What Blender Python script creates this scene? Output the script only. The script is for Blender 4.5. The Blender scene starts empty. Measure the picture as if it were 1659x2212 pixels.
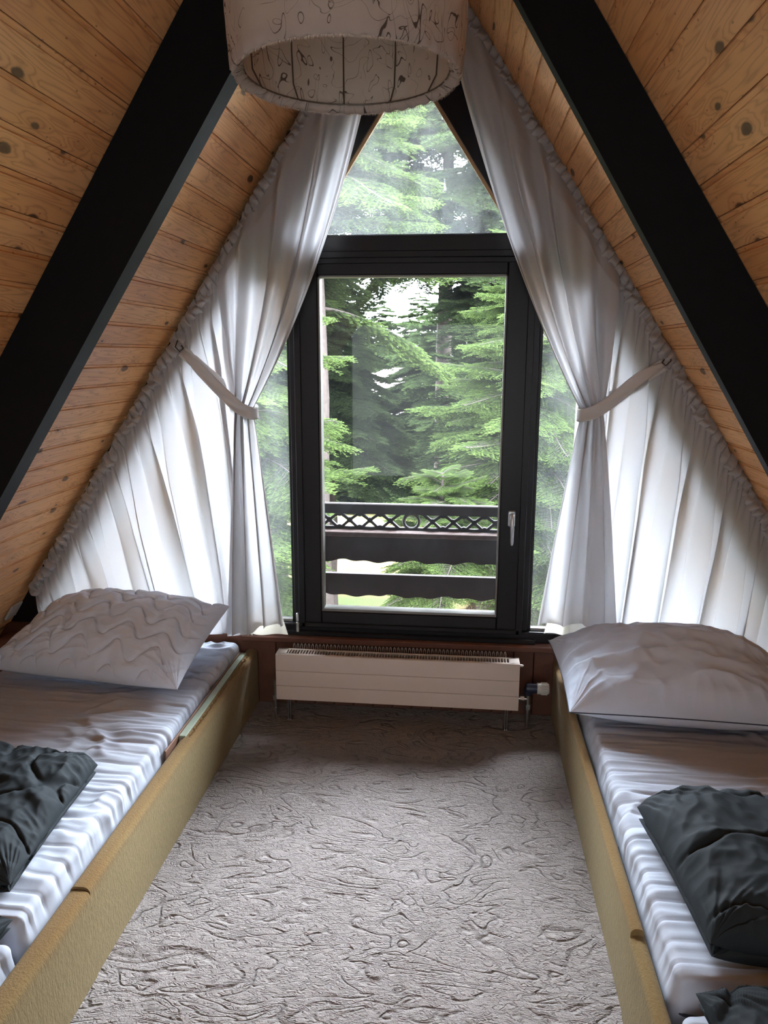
import bpy, math, random
import numpy as np
from math import sin, cos, pi, radians, sqrt, hypot
from mathutils import Vector, Matrix

rng = np.random.default_rng(7)
random.seed(7)
sc = bpy.context.scene
C = bpy.context.collection

# ------------------------------------------------------------------ camera
YAW, PITCH, ROLL, F, CH = 0.1021, 0.2043, 0.0029, 1650.0, 1.604
fw = Vector((-sin(YAW) * cos(PITCH), cos(YAW) * cos(PITCH), -sin(PITCH)))
rt = Vector((cos(YAW), sin(YAW), 0)); up = rt.cross(fw)
r2 = rt * cos(ROLL) + up * sin(ROLL); u2 = -rt * sin(ROLL) + up * cos(ROLL)
cam = bpy.data.cameras.new('camera'); camo = bpy.data.objects.new('camera', cam); C.objects.link(camo)
M = Matrix((r2, u2, -fw)).transposed().to_4x4(); M.translation = (0, 0, CH)
camo.matrix_world = M
cam.sensor_fit = 'VERTICAL'; cam.sensor_height = 36.0; cam.lens = F / 2212 * 36.0
cam.clip_start = .02; cam.clip_end = 300
sc.camera = camo

# ------------------------------------------------------------------ light
w = bpy.data.worlds.new('sky'); sc.world = w; w.use_nodes = True
nt = w.node_tree; nt.nodes.clear()
wo = nt.nodes.new('ShaderNodeOutputWorld'); bg = nt.nodes.new('ShaderNodeBackground')
tc = nt.nodes.new('ShaderNodeTexCoord'); sep = nt.nodes.new('ShaderNodeSeparateXYZ')
mr = nt.nodes.new('ShaderNodeValToRGB')           # overcast sky: dim below the horizon, brightest overhead
SKY = 100.0
for p_, v_ in ((0.0, .03), (.49, .05), (.53, .55), (.80, 1.0)):
    e_ = mr.color_ramp.elements.new(p_); e_.color = (v_, v_, v_, 1)
mr.color_ramp.elements.remove(mr.color_ramp.elements[0]); mr.color_ramp.elements.remove(mr.color_ramp.elements[-1])
ma_ = nt.nodes.new('ShaderNodeMath'); ma_.operation = 'MULTIPLY_ADD'; ma_.inputs[1].default_value = .5; ma_.inputs[2].default_value = .5
mm_ = nt.nodes.new('ShaderNodeMath'); mm_.operation = 'MULTIPLY'; mm_.inputs[1].default_value = SKY
bg.inputs['Color'].default_value = (.84, .93, 1.04, 1)
nt.links.new(tc.outputs['Generated'], sep.inputs[0]); nt.links.new(sep.outputs['Z'], ma_.inputs[0]); nt.links.new(ma_.outputs[0], mr.inputs[0])
nt.links.new(mr.outputs[0], mm_.inputs[0]); nt.links.new(mm_.outputs[0], bg.inputs['Strength']); nt.links.new(bg.outputs[0], wo.inputs[0])

def area(name, loc, rot, sx, sy, power, color=(1, 1, 1), portal=False):
    l = bpy.data.lights.new(name, 'AREA'); l.shape = 'RECTANGLE'; l.size = sx; l.size_y = sy
    l.energy = power; l.color = color
    if portal: l.cycles.is_portal = True
    o = bpy.data.objects.new(name, l); o.location = loc; o.rotation_euler = rot; C.objects.link(o); return o
# the gable opening as a light portal for the sky; an added fill light behind the camera, where the gable has no window
area('gable_sky_portal', (-.235, 3.40, 1.5), (radians(-90), 0, 0), 3.4, 2.5, 1, portal=True)
area('rear_fill_light', (-.235, -1.52, 1.1), (radians(90), 0, 0), 1.9, 1.6, 29, (.86, .94, 1.0))
sc.view_settings.view_transform = 'Standard'; sc.view_settings.look = 'None'
sc.view_settings.gamma = 1; sc.view_settings.use_curve_mapping = False
sc.view_settings.exposure = 0.0
sc.cycles.max_bounces = 10; sc.cycles.diffuse_bounces = 6; sc.cycles.transparent_max_bounces = 16
sc.cycles.transmission_bounces = 8; sc.cycles.glossy_bounces = 3
sc.cycles.sample_clamp_indirect = 25; sc.cycles.use_denoising = True
sc.cycles.caustics_reflective = False; sc.cycles.caustics_refractive = False

# ------------------------------------------------------------------ helpers
def mesh_obj(name, V, Fc, mat=None, parent=None, smooth=False, uv=None, attr=None, mats=None, mi=None):
    me = bpy.data.meshes.new(name)
    V = np.asarray(V, dtype=np.float32)
    if isinstance(Fc, np.ndarray):
        n, k = Fc.shape
        me.vertices.add(len(V)); me.vertices.foreach_set('co', V.ravel())
        me.loops.add(n * k); me.loops.foreach_set('vertex_index', Fc.ravel().astype(np.int32))
        me.polygons.add(n); me.polygons.foreach_set('loop_start', np.arange(0, n * k, k, dtype=np.int32))
        me.polygons.foreach_set('loop_total', np.full(n, k, dtype=np.int32))
        me.update(calc_edges=True); me.validate()
    else:
        me.from_pydata([tuple(map(float, v)) for v in V], [], [tuple(f) for f in Fc]); me.update()
    if smooth: me.polygons.foreach_set('use_smooth', np.ones(len(me.polygons), dtype=bool))
    if uv is not None:
        l = me.uv_layers.new(name='UVMap'); idx = np.empty(len(me.loops), dtype=np.int32)
        me.loops.foreach_get('vertex_index', idx)
        l.data.foreach_set('uv', np.asarray(uv, dtype=np.float32)[idx].ravel())
    if attr is not None:
        for k_, a in attr.items():
            at = me.attributes.new(k_, 'FLOAT', 'POINT'); at.data.foreach_set('value', np.asarray(a, dtype=np.float32))
    if mats:
        for m in mats: me.materials.append(m)
        if mi is not None: me.polygons.foreach_set('material_index', np.asarray(mi, dtype=np.int32))
    elif mat: me.materials.append(mat)
    o = bpy.data.objects.new(name, me); C.objects.link(o)
    if parent is not None: o.parent = parent
    return o

class MB:
    """collects boxes, tubes and prisms and links them as one mesh"""
    def __init__(s): s.v = []; s.f = []
    def add(s, v, f):
        b = len(s.v); s.v += [tuple(p) for p in v]; s.f += [tuple(i + b for i in q) for q in f]; return s
    def box(s, x0, x1, y0, y1, z0, z1, b=0.0):
        if b <= 0:
            v = [(x, y, z) for z in (z0, z1) for y in (y0, y1) for x in (x0, x1)]
            return s.add(v, [(0, 2, 3, 1), (4, 5, 7, 6), (0, 1, 5, 4), (2, 6, 7, 3), (0, 4, 6, 2), (1, 3, 7, 5)])
        # chamfered box
        v = []; idx = {}
        for zi, z in enumerate((z0, z1)):
            for yi, y in enumerate((y0, y1)):
                for xi, x in enumerate((x0, x1)):
                    sx, sy, sz = (1, -1)[xi], (1, -1)[yi], (1, -1)[zi]
                    for ax, (a, c, d) in enumerate(((0, b, b), (b, 0, b), (b, b, 0))):
                        idx[(xi, yi, zi, ax)] = len(v); v.append((x + sx * a, y + sy * c, z + sz * d))
        f = []
        def q(l, flip): f.append(tuple(l[::-1]) if flip else tuple(l))
        for k in (0, 1):
            q([idx[(k, 0, 0, 0)], idx[(k, 1, 0, 0)], idx[(k, 1, 1, 0)], idx[(k, 0, 1, 0)]], k == 0)
            q([idx[(0, k, 0, 1)], idx[(1, k, 0, 1)], idx[(1, k, 1, 1)], idx[(0, k, 1, 1)]], k == 1)
            q([idx[(0, 0, k, 2)], idx[(1, 0, k, 2)], idx[(1, 1, k, 2)], idx[(0, 1, k, 2)]], k == 0)
        for i in (0, 1):
            for j in (0, 1):
                f.append((idx[(i, j, 0, 0)], idx[(i, j, 1, 0)], idx[(i, j, 1, 1)], idx[(i, j, 0, 1)]))
                f.append((idx[(i, 0, j, 0)], idx[(i, 1, j, 0)], idx[(i, 1, j, 2)], idx[(i, 0, j, 2)]))
                f.append((idx[(0, i, j, 1)], idx[(1, i, j, 1)], idx[(1, i, j, 2)], idx[(0, i, j, 2)]))
                for k in (0, 1): f.append((idx[(i, j, k, 0)], idx[(i, j, k, 1)], idx[(i, j, k, 2)]))
        return s.add(v, f)
    def prism(s, poly, y0, y1):
        """polygon in XZ extruded in Y"""
        n = len(poly); v = [(x, y0, z) for x, z in poly] + [(x, y1, z) for x, z in poly]
        f = [tuple(range(n)), tuple(range(2 * n - 1, n - 1, -1))] + [(i, (i + 1) % n, n + (i + 1) % n, n + i) for i in range(n)]
        return s.add(v, f)
    def tube(s, pts, r, n=8, closed=False, cap=True):
        pts = [Vector(p) for p in pts]; rs = r if hasattr(r, '__len__') else [r] * len(pts)
        b = len(s.v); m = len(pts); ref = None
        for i, p in enumerate(pts):
            a = pts[(i - 1) % m] if (i > 0 or closed) else p; c = pts[(i + 1) % m] if (i < m - 1 or closed) else p
            t = (c - a)
            t = t.normalized() if t.length > 1e-9 else Vector((0, 0, 1))
            if ref is None:
                ref = Vector((0, 0, 1)) if abs(t.z) < .9 else Vector((1, 0, 0))
            u = (ref - t * ref.dot(t))
            if u.length < 1e-4: u = Vector((1, 0, 0)) - t * t.x
            u.normalize(); vv = t.cross(u); ref = u
            for k in range(n):
                an = 2 * pi * k / n; s.v.append(tuple(p + (u * cos(an) + vv * sin(an)) * rs[i]))
        for i in range(m if closed else m - 1):
            for k in range(n):
                i2 = (i + 1) % m
                s.f.append((b + i * n + k, b + i * n + (k + 1) % n, b + i2 * n + (k + 1) % n, b + i2 * n + k))
        if cap and not closed:
            s.f.append(tuple(b + k for k in range(n))[::-1]); s.f.append(tuple(b + (m - 1) * n + k for k in range(n)))
        return s
    def lathe(s, prof, n=24, c=(0, 0, 0), axis='z'):
        b = len(s.v)
        for r, h in prof:
            for k in range(n):
                a = 2 * pi * k / n; p = (r * cos(a), r * sin(a), h)
                if axis == 'x': p = (h, r * cos(a), r * sin(a))
                if axis == 'y': p = (r * cos(a), h, r * sin(a))
                s.v.append((p[0] + c[0], p[1] + c[1], p[2] + c[2]))
        for i in range(len(prof) - 1):
            for k in range(n):
                s.f.append((b + i * n + k, b + i * n + (k + 1) % n, b + (i + 1) * n + (k + 1) % n, b + (i + 1) * n + k))
        if prof[0][0] > 1e-6: s.f.append(tuple(b + k for k in range(n))[::-1])
        if prof[-1][0] > 1e-6: s.f.append(tuple(b + (len(prof) - 1) * n + k for k in range(n)))
        return s
    def build(s, name, mat, parent=None, smooth=False):
        o = mesh_obj(name, s.v, s.f, mat, parent)
        if smooth:
            o.data.shade_smooth() if hasattr(o.data, 'shade_smooth') else None
            try: o.data.set_sharp_from_angle(angle=radians(38))
            except Exception: pass
        return o

def grid_faces(nu, nv, closed_u=False):
    a = np.arange(nu * nv).reshape(nu, nv)
    if closed_u: a = np.vstack([a, a[:1]])
    return np.stack([a[:-1, :-1], a[1:, :-1], a[1:, 1:], a[:-1, 1:]], -1).reshape(-1, 4)

_perm = rng.permutation(256); _perm = np.concatenate([_perm, _perm])
_grad = rng.uniform(0, 2 * pi, 256); _gx, _gy = np.cos(_grad), np.sin(_grad)
def perlin(x, y):
    x = np.asarray(x, float); y = np.asarray(y, float); x, y = np.broadcast_arrays(x, y)
    xi = np.floor(x).astype(int); yi = np.floor(y).astype(int); xf = x - xi; yf = y - yi
    xi &= 255; yi &= 255
    u = xf * xf * xf * (xf * (xf * 6 - 15) + 10); v = yf * yf * yf * (yf * (yf * 6 - 15) + 10)
    def g(a, b, dx, dy):
        h = _perm[_perm[a & 255] + (b & 255)]; return _gx[h] * dx + _gy[h] * dy
    n00 = g(xi, yi, xf, yf); n10 = g(xi + 1, yi, xf - 1, yf); n01 = g(xi, yi + 1, xf, yf - 1); n11 = g(xi + 1, yi + 1, xf - 1, yf - 1)
    return (n00 * (1 - u) + n10 * u) * (1 - v) + (n01 * (1 - u) + n11 * u) * v
def fbm(x, y, o=3):
    t = 0; a = 1
    for i in range(o): t = t + a * perlin(x + 13.7 * i, y + 7.3 * i); x = x * 2.03; y = y * 2.03; a *= .5
    return t
def ridge(x, y): return 1 - np.minimum(1, np.abs(perlin(x, y)) * 3.2)
def sstep(a, b, x):
    t = np.clip((x - a) / (b - a), 0, 1); return t * t * (3 - 2 * t)

def thing(name, label, cat, loc=(0, 0, 0), group=None, kind=None):
    o = bpy.data.objects.new(name, None); C.objects.link(o); o.location = loc; o.empty_display_size = .05
    tag(o, label, cat, group, kind); return o
def tag(o, label=None, cat=None, group=None, kind=None):
    if label: o['label'] = label
    if cat: o['category'] = cat
    if group: o['group'] = group
    if kind: o['kind'] = kind
    return o
def struct(o): o['kind'] = 'structure'; return o

# ------------------------------------------------------------------ materials
class NM:
    def __init__(s, name):
        s.m = bpy.data.materials.new(name); s.m.use_nodes = True; s.t = s.m.node_tree; s.t.nodes.clear()
        s.out = s.n('ShaderNodeOutputMaterial')
    def n(s, ty, **kw):
        x = s.t.nodes.new(ty)
        for k, v in kw.items(): setattr(x, k, v)
        return x
    def l(s, a, b): s.t.links.new(a, b)
    def math(s, op, a, b=None, c=None, clamp=False):
        x = s.n('ShaderNodeMath', operation=op); x.use_clamp = clamp
        for i, v in enumerate((a, b, c)):
            if v is None: continue
            if isinstance(v, (int, float)): x.inputs[i].default_value = v
            else: s.l(v, x.inputs[i])
        return x.outputs[0]
    def mix(s, f, a, b, bt='MIX'):
        x = s.n('ShaderNodeMix', data_type='RGBA', blend_type=bt)
        for i, v in ((0, f), (6, a), (7, b)):
            if isinstance(v, (int, float)): x.inputs[i].default_value = v
            elif isinstance(v, tuple): x.inputs[i].default_value = (*v[:3], 1)
            else: s.l(v, x.inputs[i])
        return x.outputs[2]
    def coord(s, which='Object', scale=(1, 1, 1)):
        c = s.n('ShaderNodeTexCoord'); mp = s.n('ShaderNodeMapping'); mp.inputs['Scale'].default_value = scale
        s.l(c.outputs[which], mp.inputs[0]); return mp.outputs[0]
    def noise(s, vec, scale, detail=3, rough=.5, dist=0):
        x = s.n('ShaderNodeTexNoise'); x.inputs['Scale'].default_value = scale; x.inputs['Detail'].default_value = detail
        x.inputs['Roughness'].default_value = rough; x.inputs['Distortion'].default_value = dist
        if vec is not None: s.l(vec, x.inputs['Vector'])
        return x.outputs['Fac']
    def ramp(s, f, stops):
        x = s.n('ShaderNodeValToRGB'); cr = x.color_ramp
        while len(cr.elements) < len(stops): cr.elements.new(.5)
        for e, (p, c) in zip(cr.elements, stops): e.position = p; e.color = (*c[:3], 1) if isinstance(c, tuple) else (c, c, c, 1)
        s.l(f, x.inputs[0]); return x.outputs[0]
    def bump(s, h, strength=.3, dist=.01, nrm=None):
        x = s.n('ShaderNodeBump'); x.inputs['Strength'].default_value = strength; x.inputs['Distance'].default_value = dist
        s.l(h, x.inputs['Height'])
        if nrm is not None: s.l(nrm, x.inputs['Normal'])
        return x.outputs[0]
    def pbr(s, col, rough=.6, nrm=None, metal=0, spec=.5, sheen=0):
        b = s.n('ShaderNodeBsdfPrincipled')
        if isinstance(col, tuple): b.inputs['Base Color'].default_value = (*col[:3], 1)
        else: s.l(col, b.inputs['Base Color'])
        if isinstance(rough, (int, float)): b.inputs['Roughness'].default_value = rough
        else: s.l(rough, b.inputs['Roughness'])
        b.inputs['Metallic'].default_value = metal; b.inputs['Specular IOR Level'].default_value = spec
        b.inputs['Sheen Weight'].default_value = sheen
        if nrm is not None: s.l(nrm, b.inputs['Normal'])
        s.l(b.outputs[0], s.out.inputs[0]); s.b = b; return s.m

def m_plain(name, col, rough=.5, metal=0, spec=.5, ns=40, amt=.12, bump=.05):
    k = NM(name); v = k.coord(); f = k.noise(v, ns, 4)
    c = k.mix(f, tuple(x * (1 - amt) for x in col), tuple(min(1, x * (1 + amt)) for x in col))
    return k.pbr(c, rough, k.bump(f, bump, .002) if bump else None, metal, spec)

def m_pine():
    # UV: u = along the board (m), v = across (in boards: integer part picks the board)
    k = NM('varnished_pine'); tcn = k.n('ShaderNodeTexCoord'); sp = k.n('ShaderNodeSeparateXYZ'); k.l(tcn.outputs['UV'], sp.inputs[0])
    U, V = sp.outputs[0], sp.outputs[1]
    fl = k.math('FLOOR', V); fr = k.math('SUBTRACT', V, fl)
    wn = k.n('ShaderNodeTexWhiteNoise', noise_dimensions='1D'); k.l(fl, wn.inputs['W']); R = wn.outputs['Value']
    off = k.math('MULTIPLY', R, 37.0); Uo = k.math('ADD', U, off)
    # knots
    cv = k.n('ShaderNodeCombineXYZ'); k.l(k.math('MULTIPLY', Uo, 2.6), cv.inputs[0]); k.l(k.math('MULTIPLY', fr, .75), cv.inputs[1]); k.l(off, cv.inputs[2])
    vo = k.n('ShaderNodeTexVoronoi', voronoi_dimensions='2D'); vo.inputs['Scale'].default_value = 1.0; vo.inputs['Randomness'].default_value = .9
    cv2 = k.n('ShaderNodeCombineXYZ'); k.l(k.math('MULTIPLY', Uo, 3.0), cv2.inputs[0]); k.l(k.math('ADD', k.math('MULTIPLY', fr, .62), k.math('MULTIPLY', fl, 3.7)), cv2.inputs[1])
    k.l(cv2.outputs[0], vo.inputs['Vector'])
    spc = k.n('ShaderNodeSeparateColor'); k.l(vo.outputs['Color'], spc.inputs[0])
    kr = k.math('MULTIPLY', k.math('SUBTRACT', spc.outputs[0], .18), .105)     # knot radius per cell, some cells none
    nz = k.noise(cv2.outputs[0], 9, 2); d = k.math('ADD', vo.outputs['Distance'], k.math('MULTIPLY', k.math('SUBTRACT', nz, .5), .05))
    knot = k.math('SUBTRACT', 1.0, k.math('SMOOTH_MAX', k.math('MULTIPLY', k.math('SUBTRACT', d, kr), 40), 0.0, .1), clamp=True)
    halo = k.math('SUBTRACT', 1.0, k.math('MULTIPLY', d, 4.0), clamp=True)
    # grain
    gv = k.n('ShaderNodeCombineXYZ'); k.l(k.math('MULTIPLY', Uo, 1.3), gv.inputs[0]); k.l(k.math('MULTIPLY', fr, 1.6), gv.inputs[1]); k.l(off, gv.inputs[2])
    g1 = k.noise(gv.outputs[0], 1.3, 2, .4)
    ph = k.math('ADD', k.math('MULTIPLY', g1, 11.0), k.math('ADD', k.math('MULTIPLY', fr, 2.0), k.math('MULTIPLY', halo, 2.6)))
    ring = k.math('PINGPONG', ph, .5); ring = k.math('POWER', k.math('MULTIPLY', ring, 2.0), 2.6)
    fv = k.n('ShaderNodeCombineXYZ'); k.l(k.math('MULTIPLY', Uo, 6.0), fv.inputs[0]); k.l(k.math('MULTIPLY', V, 90.0), fv.inputs[1])
    fine = k.noise(fv.outputs[0], 1.0, 3)
    base = k.mix(R, (.77, .385, .145), (.88, .51, .23))
    c = k.mix(k.math('MULTIPLY', ring, .6), base, (.44, .19, .075))
    c = k.mix(k.math('MULTIPLY', fine, .28), c, (.40, .17, .06))
    # small resin flecks
    cf = k.n('ShaderNodeCombineXYZ'); k.l(k.math('MULTIPLY', Uo, 16.0), cf.inputs[0]); k.l(k.math('MULTIPLY', V, 3.0), cf.inputs[1])
    v2 = k.n('ShaderNodeTexVoronoi', voronoi_dimensions='2D'); k.l(cf.outputs[0], v2.inputs['Vector']); v2.inputs['Scale'].default_value = 1
    s2 = k.n('ShaderNodeSeparateColor'); k.l(v2.outputs['Color'], s2.inputs[0])
    fleck = k.math('MULTIPLY', k.math('LESS_THAN', v2.outputs['Distance'], .075), k.math('GREATER_THAN', s2.outputs[0], .72))
    c = k.mix(k.math('MULTIPLY', fleck, .55), c, (.12, .04, .015))
    c = k.mix(k.math('MULTIPLY', k.math('MULTIPLY', halo, halo), .4), c, (.32, .12, .035))
    c = k.mix(k.math('MULTIPLY', knot, .82), c, (.045, .018, .01))
    h = k.math('ADD', k.math('MULTIPLY', fine, .4), k.math('MULTIPLY', knot, -.8))
    return k.pbr(c, .42, k.bump(h, .25, .002), 0, .4)

def m_cloth(name, col, trans, nscale=900, tw=.6, weave=.15):
    k = NM(name); v = k.coord(); f = k.noise(v, nscale, 2); g = k.noise(v, 9, 3)
    c = k.mix(g, tuple(x * .94 for x in col), col)
    nb = k.bump(f, weave, .001)
    d = k.n('ShaderNodeBsdfDiffuse'); t = k.n('ShaderNodeBsdfTranslucent'); mx = k.n('ShaderNodeMixShader')
    k.l(c, d.inputs[0]); k.l(nb, d.inputs['Normal']); t.inputs[0].default_value = (*trans, 1); k.l(nb, t.inputs['Normal'])
    mx.inputs[0].default_value = tw; k.l(d.outputs[0], mx.inputs[1]); k.l(t.outputs[0], mx.inputs[2]); k.l(mx.outputs[0], k.out.inputs[0])
    return k.m

def m_glass(name, dirt):
    k = NM(name); v = k.coord(); tr = k.n('ShaderNodeBsdfTransparent'); gl = k.n('ShaderNodeBsdfGlossy'); gl.inputs['Roughness'].default_value = .02
    fr = k.n('ShaderNodeFresnel'); fr.inputs[0].default_value = 1.3
    mx = k.n('ShaderNodeMixShader'); k.l(fr.outputs[0], mx.inputs[0]); k.l(tr.outputs[0], mx.inputs[1]); k.l(gl.outputs[0], mx.inputs[2])
    if dirt:
        v2 = k.coord('Object', (1, 1, .35)); a = k.noise(v2, 5, 5, .65, .6); b = k.noise(v, 70, 3, .7)
        fac = k.math('MULTIPLY', k.ramp(k.math('ADD', k.math('MULTIPLY', a, .75), k.math('MULTIPLY', b, .25)), [(.35, .12), (.72, 1.0)]), dirt)
        t = k.n('ShaderNodeBsdfTranslucent'); t.inputs[0].default_value = (.85, .9, .92, 1)
        m2 = k.n('ShaderNodeMixShader'); k.l(fac, m2.inputs[0]); k.l(mx.outputs[0], m2.inputs[1]); k.l(t.outputs[0], m2.inputs[2])
        k.l(m2.outputs[0], k.out.inputs[0])
    else: k.l(mx.outputs[0], k.out.inputs[0])
    return k.m

def m_carpet():
    k = NM('carved_wool_carpet'); v = k.coord(); f = k.noise(v, 190, 3, .8); f2 = k.noise(v, 60, 3, .75)
    # carved wandering lines: contours of a stretched noise, broken up by a second one
    v2 = k.coord('Object', (1.0, 1.9, 1)); n1 = k.noise(v2, 3.0, 2, .5, 1.0)
    d = k.math('ABSOLUTE', k.math('SUBTRACT', k.math('FRACT', k.math('MULTIPLY', n1, 9.0)), .5))
    line = k.math('SUBTRACT', 1.0, k.math('MULTIPLY', d, 6.0), clamp=True)
    gate = k.ramp(k.noise(k.coord(), 7.5, 2), [(.40, 0.0), (.52, 1.0)])
    ln = k.math('MULTIPLY', line, gate)
    n3 = k.noise(k.coord('Object', (1, 2.6, 1)), 24, 2, .6, .8)
    d3 = k.math('ABSOLUTE', k.math('SUBTRACT', n3, .5)); small = k.math('SUBTRACT', 1.0, k.math('MULTIPLY', d3, 16), clamp=True)
    c = k.mix(f, (.27, .235, .215), (.46, .412, .385))
    c = k.mix(k.noise(v, 2.2, 2), c, (.47, .42, .39))
    c = k.mix(k.math('MULTIPLY', ln, .42), c, (.20, .16, .14))
    c = k.mix(k.math('MULTIPLY', small, .2), c, (.2, .16, .14))
    h = k.math('ADD', k.math('MULTIPLY', f, .35), k.math('ADD', k.math('MULTIPLY', f2, .5), k.math('ADD', k.math('MULTIPLY', ln, -1.1), k.math('MULTIPLY', small, -.5))))
    return k.pbr(c, .95, k.bump(h, 1.0, .03), 0, .1, .2)

def m_boardcarpet():
    k = NM('mustard_needle_felt'); v = k.coord('Object', (1, 1, .25)); f = k.noise(v, 170, 3, .75); g = k.noise(k.coord(), 3, 3)
    geo = k.n('ShaderNodeNewGeometry'); sp = k.n('ShaderNodeSeparateXYZ'); k.l(geo.outputs['Position'], sp.inputs[0])
    worn = k.ramp(k.math('ADD', k.math('MULTIPLY', k.math('SUBTRACT', sp.outputs[2], .20), 12.0), k.math('MULTIPLY', k.math('SUBTRACT', g, .5), .9)), [(.25, 0.0), (.8, 1.0)])
    c = k.mix(f, (.15, .105, .042), (.29, .22, .10))
    c = k.mix(k.math('MULTIPLY', worn, .55), c, (.19, .09, .028))
    return k.pbr(c, .95, k.bump(f, .6, .006), 0, .1, .1)

def m_needles():
    k = NM('spruce_needles'); a = k.n('ShaderNodeAttribute', attribute_name='tip'); oi = k.n('ShaderNodeObjectInfo')
    f = k.noise(k.coord(), 6, 2)
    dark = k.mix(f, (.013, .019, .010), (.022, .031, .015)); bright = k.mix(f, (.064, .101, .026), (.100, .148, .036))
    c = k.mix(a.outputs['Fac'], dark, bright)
    d = k.n('ShaderNodeBsdfDiffuse'); t = k.n('ShaderNodeBsdfTranslucent'); mx = k.n('ShaderNodeMixShader'); mx.inputs[0].default_value = .3
    k.l(c, d.inputs[0]); k.l(c, t.inputs[0]); k.l(d.outputs[0], mx.inputs[1]); k.l(t.outputs[0], mx.inputs[2]); k.l(mx.outputs[0], k.out.inputs[0])
    return k.m

def m_lampfabric():
    k = NM('crinkled_lamp_fabric'); tcn = k.n('ShaderNodeTexCoord'); mp = k.n('ShaderNodeMapping'); k.l(tcn.outputs['UV'], mp.inputs[0])
    v = mp.outputs[0]
    n1 = k.noise(v, 5.5, 1, .4, 1.5); g = k.ramp(k.noise(v, 3.1, 1), [(.40, 0.0), (.45, 1.0)])
    l1 = k.math('LESS_THAN', k.math('ABSOLUTE', k.math('SUBTRACT', k.math('FRACT', k.math('MULTIPLY', n1, 5)), .5)), .02)
    mp2 = k.n('ShaderNodeMapping'); mp2.inputs['Rotation'].default_value = (0, 0, .5); mp2.inputs['Scale'].default_value = (1.6, .5, 1); mp2.inputs['Location'].default_value = (3, 5, 0); k.l(tcn.outputs['UV'], mp2.inputs[0])
    n2 = k.noise(mp2.outputs[0], 9, 1, .4, .8); g2 = k.ramp(k.noise(mp2.outputs[0], 4, 1), [(.44, 0.0), (.49, 1.0)])
    l2 = k.math('LESS_THAN', k.math('ABSOLUTE', k.math('SUBTRACT', k.math('FRACT', k.math('MULTIPLY', n2, 4)), .5)), .026)
    ln = k.math('MAXIMUM', k.math('MULTIPLY', l1, g), k.math('MULTIPLY', l2, g2))
    base = k.mix(k.noise(v, 14, 4, .6), (.66, .60, .55), (.76, .70, .65)); c = k.mix(k.math('MULTIPLY', ln, .85), base, (.10, .065, .045))
    nb = k.bump(k.math('ADD', k.noise(v, 30, 3), k.math('MULTIPLY', ln, -.5)), .3, .004)
    d = k.n('ShaderNodeBsdfDiffuse'); t = k.n('ShaderNodeBsdfTranslucent'); mx = k.n('ShaderNodeMixShader'); mx.inputs[0].default_value = .62
    k.l(c, d.inputs[0]); k.l(c, t.inputs[0]); k.l(nb, d.inputs['Normal']); k.l(d.outputs[0], mx.inputs[1]); k.l(t.outputs[0], mx.inputs[2]); k.l(mx.outputs[0], k.out.inputs[0])
    return k.m

PINE = m_pine()
BEAM = m_plain('black_stained_timber', (.0042, .0043, .0044), .65, 0, .15, 30, .4, .15)
FRAME = m_plain('dark_brown_frame', (.0085, .0066, .008), .36, 0, .3, 25, .2, .03)
BEAD = m_plain('pale_wood_bead', (.42, .26, .12), .5)
METAL = m_plain('brushed_metal', (.55, .55, .55), .3, 1.0, .5, 200, .1, .02)
SPACER = m_plain('aluminium_spacer', (.20, .19, .175), .5, .5)
CURTAIN = m_cloth('white_curtain_cloth', (.80, .78, .77), (.37, .37, .385), 700, .50)
HEM = m_cloth('double_hem_cloth', (.78, .75, .73), (.36, .35, .35), 700, .42)
LINING = m_cloth('cream_lining_cloth', (.82, .79, .70), (.60, .56, .46), 700, .5)
SHEET = m_cloth('white_bed_sheet', (.53, .57, .65), (.3, .3, .3), 500, .06, .12)
PILLOW = m_cloth('white_quilted_cotton', (.76, .82, .93), (.4, .4, .4), 500, .08, .12)
CASE = m_cloth('pale_grey_blue_cotton', (.70, .77, .90), (.4, .4, .4), 600, .08, .12)
DARKCLOTH = m_plain('charcoal_duvet_fabric', (.0155, .0215, .0255), .75, 0, .25, 500, .25, .12)
PIPING = m_plain('dark_piping', (.03, .04, .07), .7)
FELT = m_boardcarpet()
CARPET = m_carpet()
RADI = m_plain('cream_enamel', (.66, .56, .49), .38, 0, .5, 15, .03, .01)
RADD = m_plain('radiator_inner_grey', (.62, .57, .53), .4, 0, .5, 15, .05, .01)
DARKIN = m_plain('dark_interior', (.015, .013, .012), .8)
SILL = m_plain('red_brown_wood', (.13, .050, .030), .5, 0, .4, 18, .35, .1)
GREENP = m_plain('pale_green_board', (.33, .39, .30), .8)
BROWNW = m_plain('worn_brown_wood', (.20, .10, .06), .7)
WHITEPL = m_plain('white_plastic', (.62, .60, .56), .4, 0, .5, 30, .04, .01)
NAVYPL = m_plain('dark_blue_plastic', (.02, .025, .05), .4)
BARK = m_plain('spruce_bark', (.035, .028, .025), .95, 0, .1, 22, .5, .6)
RAILW = m_plain('weathered_dark_wood', (.018, .0135, .014), .75, 0, .2, 16, .5, .3)
LEDGE = m_plain('sun_bleached_wood', (.12, .095, .092), .85, 0, .1, 40, .4, .3)
LAMPF = m_lampfabric()
DEADW = m_plain('dry_brown_twigs', (.075, .052, .034), .9, 0, .1, 20, .4, .2)
BAND = m_cloth('tie_band_cloth', (.88, .86, .84), (.7, .69, .68), 700, .38)
WIRE = m_plain('lamp_wire', (.09, .065, .045), .5, .3)
NEEDLE = m_needles()
FUZZ = m_cloth('frayed_lamp_edging', (.70, .60, .52), (.5, .42, .36), 300, .35)

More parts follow.
